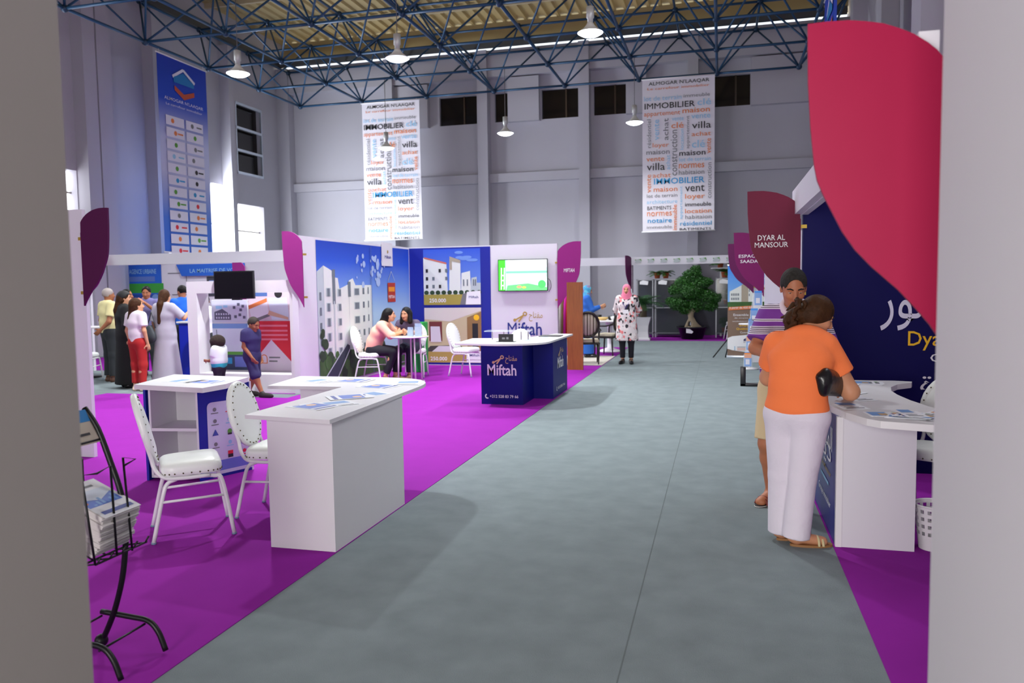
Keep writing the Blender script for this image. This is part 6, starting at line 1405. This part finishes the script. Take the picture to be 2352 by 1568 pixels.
# toddler facing left
J = skeleton(.88, True, elR=(.10, .02, .56), wrR=(.07, .17, .54), elL=(-.10, .02, .56), wrL=(-.07, .17, .55), head=(0, .03, .80), anR=(.06, .08, .07), anL=(-.06, -.06, .07), toR=(.06, .17, .03), toL=(-.06, .03, .03))
TOD = ramp_mat('turquoise_white_top', [(0, (50, 190, 195)), (.5, (228, 236, 238))], 'Z', .30, .72, .8, True)
person('person', 'toddler with curly dark hair in a white and turquoise top', (-7.30, 10.25, .004), math.radians(85), J, g=.62, hipw=1.15, belly=1.25, skinm=skin('brown', (160, 100, 66)), face=(0, 1, -.2), hg=.83,
    top=dict(mat=TOD, sleeve=.6, inf=.022, name='top', clips=[((0, 0, .30), (0, 0, -1))]), bottom=dict(kind='trousers', mat=M('dark_leggings', (42, 38, 52), .8), to=1.85, inf=.006, infb=.008), hair=dict(kind='afro', mat=M('hair_curly_brown', (44, 32, 26), .9, noise=.5, scale=40, bump=1.0)), shoes=dict(mat=M('white_shoe', (220, 215, 220), .5)), h=.009)
# the queue at far left
JQ = dict(h=.014)
J = skeleton(1.66, False, elR=(.24, -.1, 1.08), wrR=(.15, -.2, .95))
person('person', 'person in a pale yellow shirt and dark trousers at the left of the queue', (-10.52, 11.65, 0), math.radians(-25), J, g=1.08, belly=1.15, skinm=skin('brown', (160, 100, 66)), top=dict(mat=M('pale_yellow_shirt', (228, 218, 160), .8), sleeve=.7, inf=.02, name='shirt', clips=[((0, 0, .84), (0, 0, -1))]), bottom=dict(kind='trousers', mat=M('charcoal_trousers', (38, 42, 46), .8), to=1.93, inf=.012, infb=.02), hair=dict(kind='short', mat=M('hair_silver', (165, 155, 150), .6)), shoes=dict(mat=M('brown_shoe', (80, 50, 35), .5)), **JQ)
J = skeleton(1.60, True)
person('person', 'person in a black cap and long black clothes with long hair in the queue', (-9.62, 11.0, 0), math.radians(-35), J, female=True, hipw=1.1, skinm=skin('fair', (205, 150, 115)), face=(.3, 1, 0), top=dict(mat=M('black_clothes', (16, 16, 18), .85), sleeve=1.9, hem=.06, flare=.18, inf=.022, name='robe', follow=.9, flat=1.25), hair=[dict(kind='long', mat=HBR, locks=lk(J, (.3, 1, 0), 1, ((0, -.06, 0), (-.02, -.11, -.2), .07, .065), ((-.02, -.11, -.2), (-.02, -.12, -.48), .065, .04))), dict(kind='cap', mat=M('black_cap', (18, 18, 20), .7))], shoes=dict(mat=M('black_shoe', (20, 18, 20))), **JQ)
g = thing
J = skeleton(1.48, True)
person('person', 'person with a long dark plait, white top and red trousers in the queue', (-9.08, 10.65, 0), math.radians(-10), J, g=.88, female=True, skinm=skin('fair', (205, 150, 115)), face=(.4, 1, .1), top=dict(mat=M('white_top', (222, 212, 220), .8), sleeve=.7, inf=.02, name='top', clips=[((0, 0, .68), (0, 0, -1))]), bottom=dict(kind='trousers', mat=M('red_trousers', (170, 28, 28), .8), to=1.85, inf=.016, infb=.014),
    hair=dict(kind='long', mat=HBR, locks=lk(J, (.4, 1, .1), 1, ((0, -.06, 0), (-.04, -.10, -.2), .06, .055), ((-.04, -.10, -.2), (-.09, -.08, -.45), .055, .045))), shoes=dict(mat=M('beige_shoe', (205, 185, 165), .5)), **JQ)
J = skeleton(1.62, True, elR=(.28, .12, 1.15), wrR=(.30, .3, 1.3))
person('person', 'person with a long ponytail in a pale grey dress at the right of the queue', (-8.98, 11.2, 0), math.radians(-5), J, female=True, hipw=1.08, skinm=skin('fair', (205, 150, 115)), face=(-.1, 1, .05), top=dict(mat=M('grey_dress', (172, 168, 182), .8, bump=.2, scale=6), sleeve=.9, hem=.05, flare=.22, inf=.02, name='dress', follow=.9, flat=1.3), hair=dict(kind='bun', mat=HBR, locks=lk(J, (-.1, 1, .05), 1, ((0, -.09, .0), (0, -.14, -.12), .05, .045), ((0, -.14, -.12), (-.03, -.15, -.42), .05, .035))), shoes=dict(mat=M('black_shoe', (20, 18, 20))), **JQ)
T = thing('handbag', 'dark shoulder bag worn by the person in the grey dress', 'bag', (-9.12, 10.98, .9)); S = Sdf(); S.ell((0, 0, 0), (.09, .05, .15), .02); S.ell((.02, 0, -.06), (.1, .055, .1), .04); S.build('pouch', M('slate_bag', (48, 55, 60), .5), T, .012); gg = MB(); gg.tube([(-.05, 0, .1), (.03, .03, .36), (.12, 0, .1)], .01, M('slate_bag', (48, 55, 60)), 6); gg.build('strap', T, world=False)
J = skeleton(1.69, False, elR=(.26, .12, 1.18), wrR=(.10, .30, 1.38), elL=(-.26, .1, 1.18), wrL=(-.08, .30, 1.40))
person('person', 'person facing the queue with raised hands behind the blue counter', (-10.40, 12.5, 0), math.radians(195), J, skinm=skin('olive', (178, 112, 78)), face=(-.2, 1, -.2), top=dict(mat=M('lilac_shirt', (120, 115, 170), .8), sleeve=.6, inf=.018, name='shirt', clips=[((0, 0, .85), (0, 0, -1))]), bottom=dict(kind='trousers', mat=M('charcoal_trousers', (38, 42, 46)), to=1.93, inf=.012, infb=.02), hair=dict(kind='short', mat=HB), shoes=dict(mat=M('black_shoe', (20, 18, 20))), **JQ)
J = skeleton(1.70, False)
person('person', 'person in a bright blue shirt partly hidden by the white frame', (-9.62, 12.5, 0), math.radians(70), J, skinm=skin('olive', (178, 112, 78)), face=(0, 1, -.1), top=dict(mat=M('bright_blue_shirt', (20, 100, 215), .8), sleeve=.6, inf=.018, name='shirt', clips=[((0, 0, .85), (0, 0, -1))]), bottom=dict(kind='trousers', mat=M('charcoal_trousers', (38, 42, 46)), to=1.93, inf=.012, infb=.02), hair=dict(kind='short', mat=HB), shoes=dict(mat=M('black_shoe', (20, 18, 20))), **JQ)
J = skeleton(1.52, False, elL=(-.24, .05, .95), wrL=(-.2, .15, .85))
person('person', 'person in a white short-sleeved shirt half hidden behind the white frame', (-8.72, 11.9, 0), math.radians(25), J, g=.95, skinm=skin('brown', (160, 100, 66)), face=(-.2, 1, 0), top=dict(mat=M('white_shirt', (228, 228, 236), .8), sleeve=.75, inf=.02, name='shirt', clips=[((0, 0, .8), (0, 0, -1))]), bottom=dict(kind='trousers', mat=M('charcoal_trousers', (38, 42, 46)), to=1.93, inf=.012, infb=.02), hair=dict(kind='short', mat=HB), shoes=dict(mat=M('black_shoe', (20, 18, 20))), **JQ)
J = skeleton(1.64, False, elR=(.2, .15, 1.2), wrR=(.12, .3, 1.4))
person('person', 'person in profile behind the black cap holding up a phone', (-10.95, 12.6, 0), math.radians(-70), J, skinm=skin('olive', (178, 112, 78)), face=(0, 1, 0), top=dict(mat=M('dark_shirt', (40, 44, 52), .8), sleeve=.7, inf=.018, name='shirt', clips=[((0, 0, .85), (0, 0, -1))]), bottom=dict(kind='trousers', mat=M('charcoal_trousers', (38, 42, 46)), to=1.93, inf=.012, infb=.02), hair=dict(kind='short', mat=HB), shoes=dict(mat=M('black_shoe', (20, 18, 20))), **JQ)
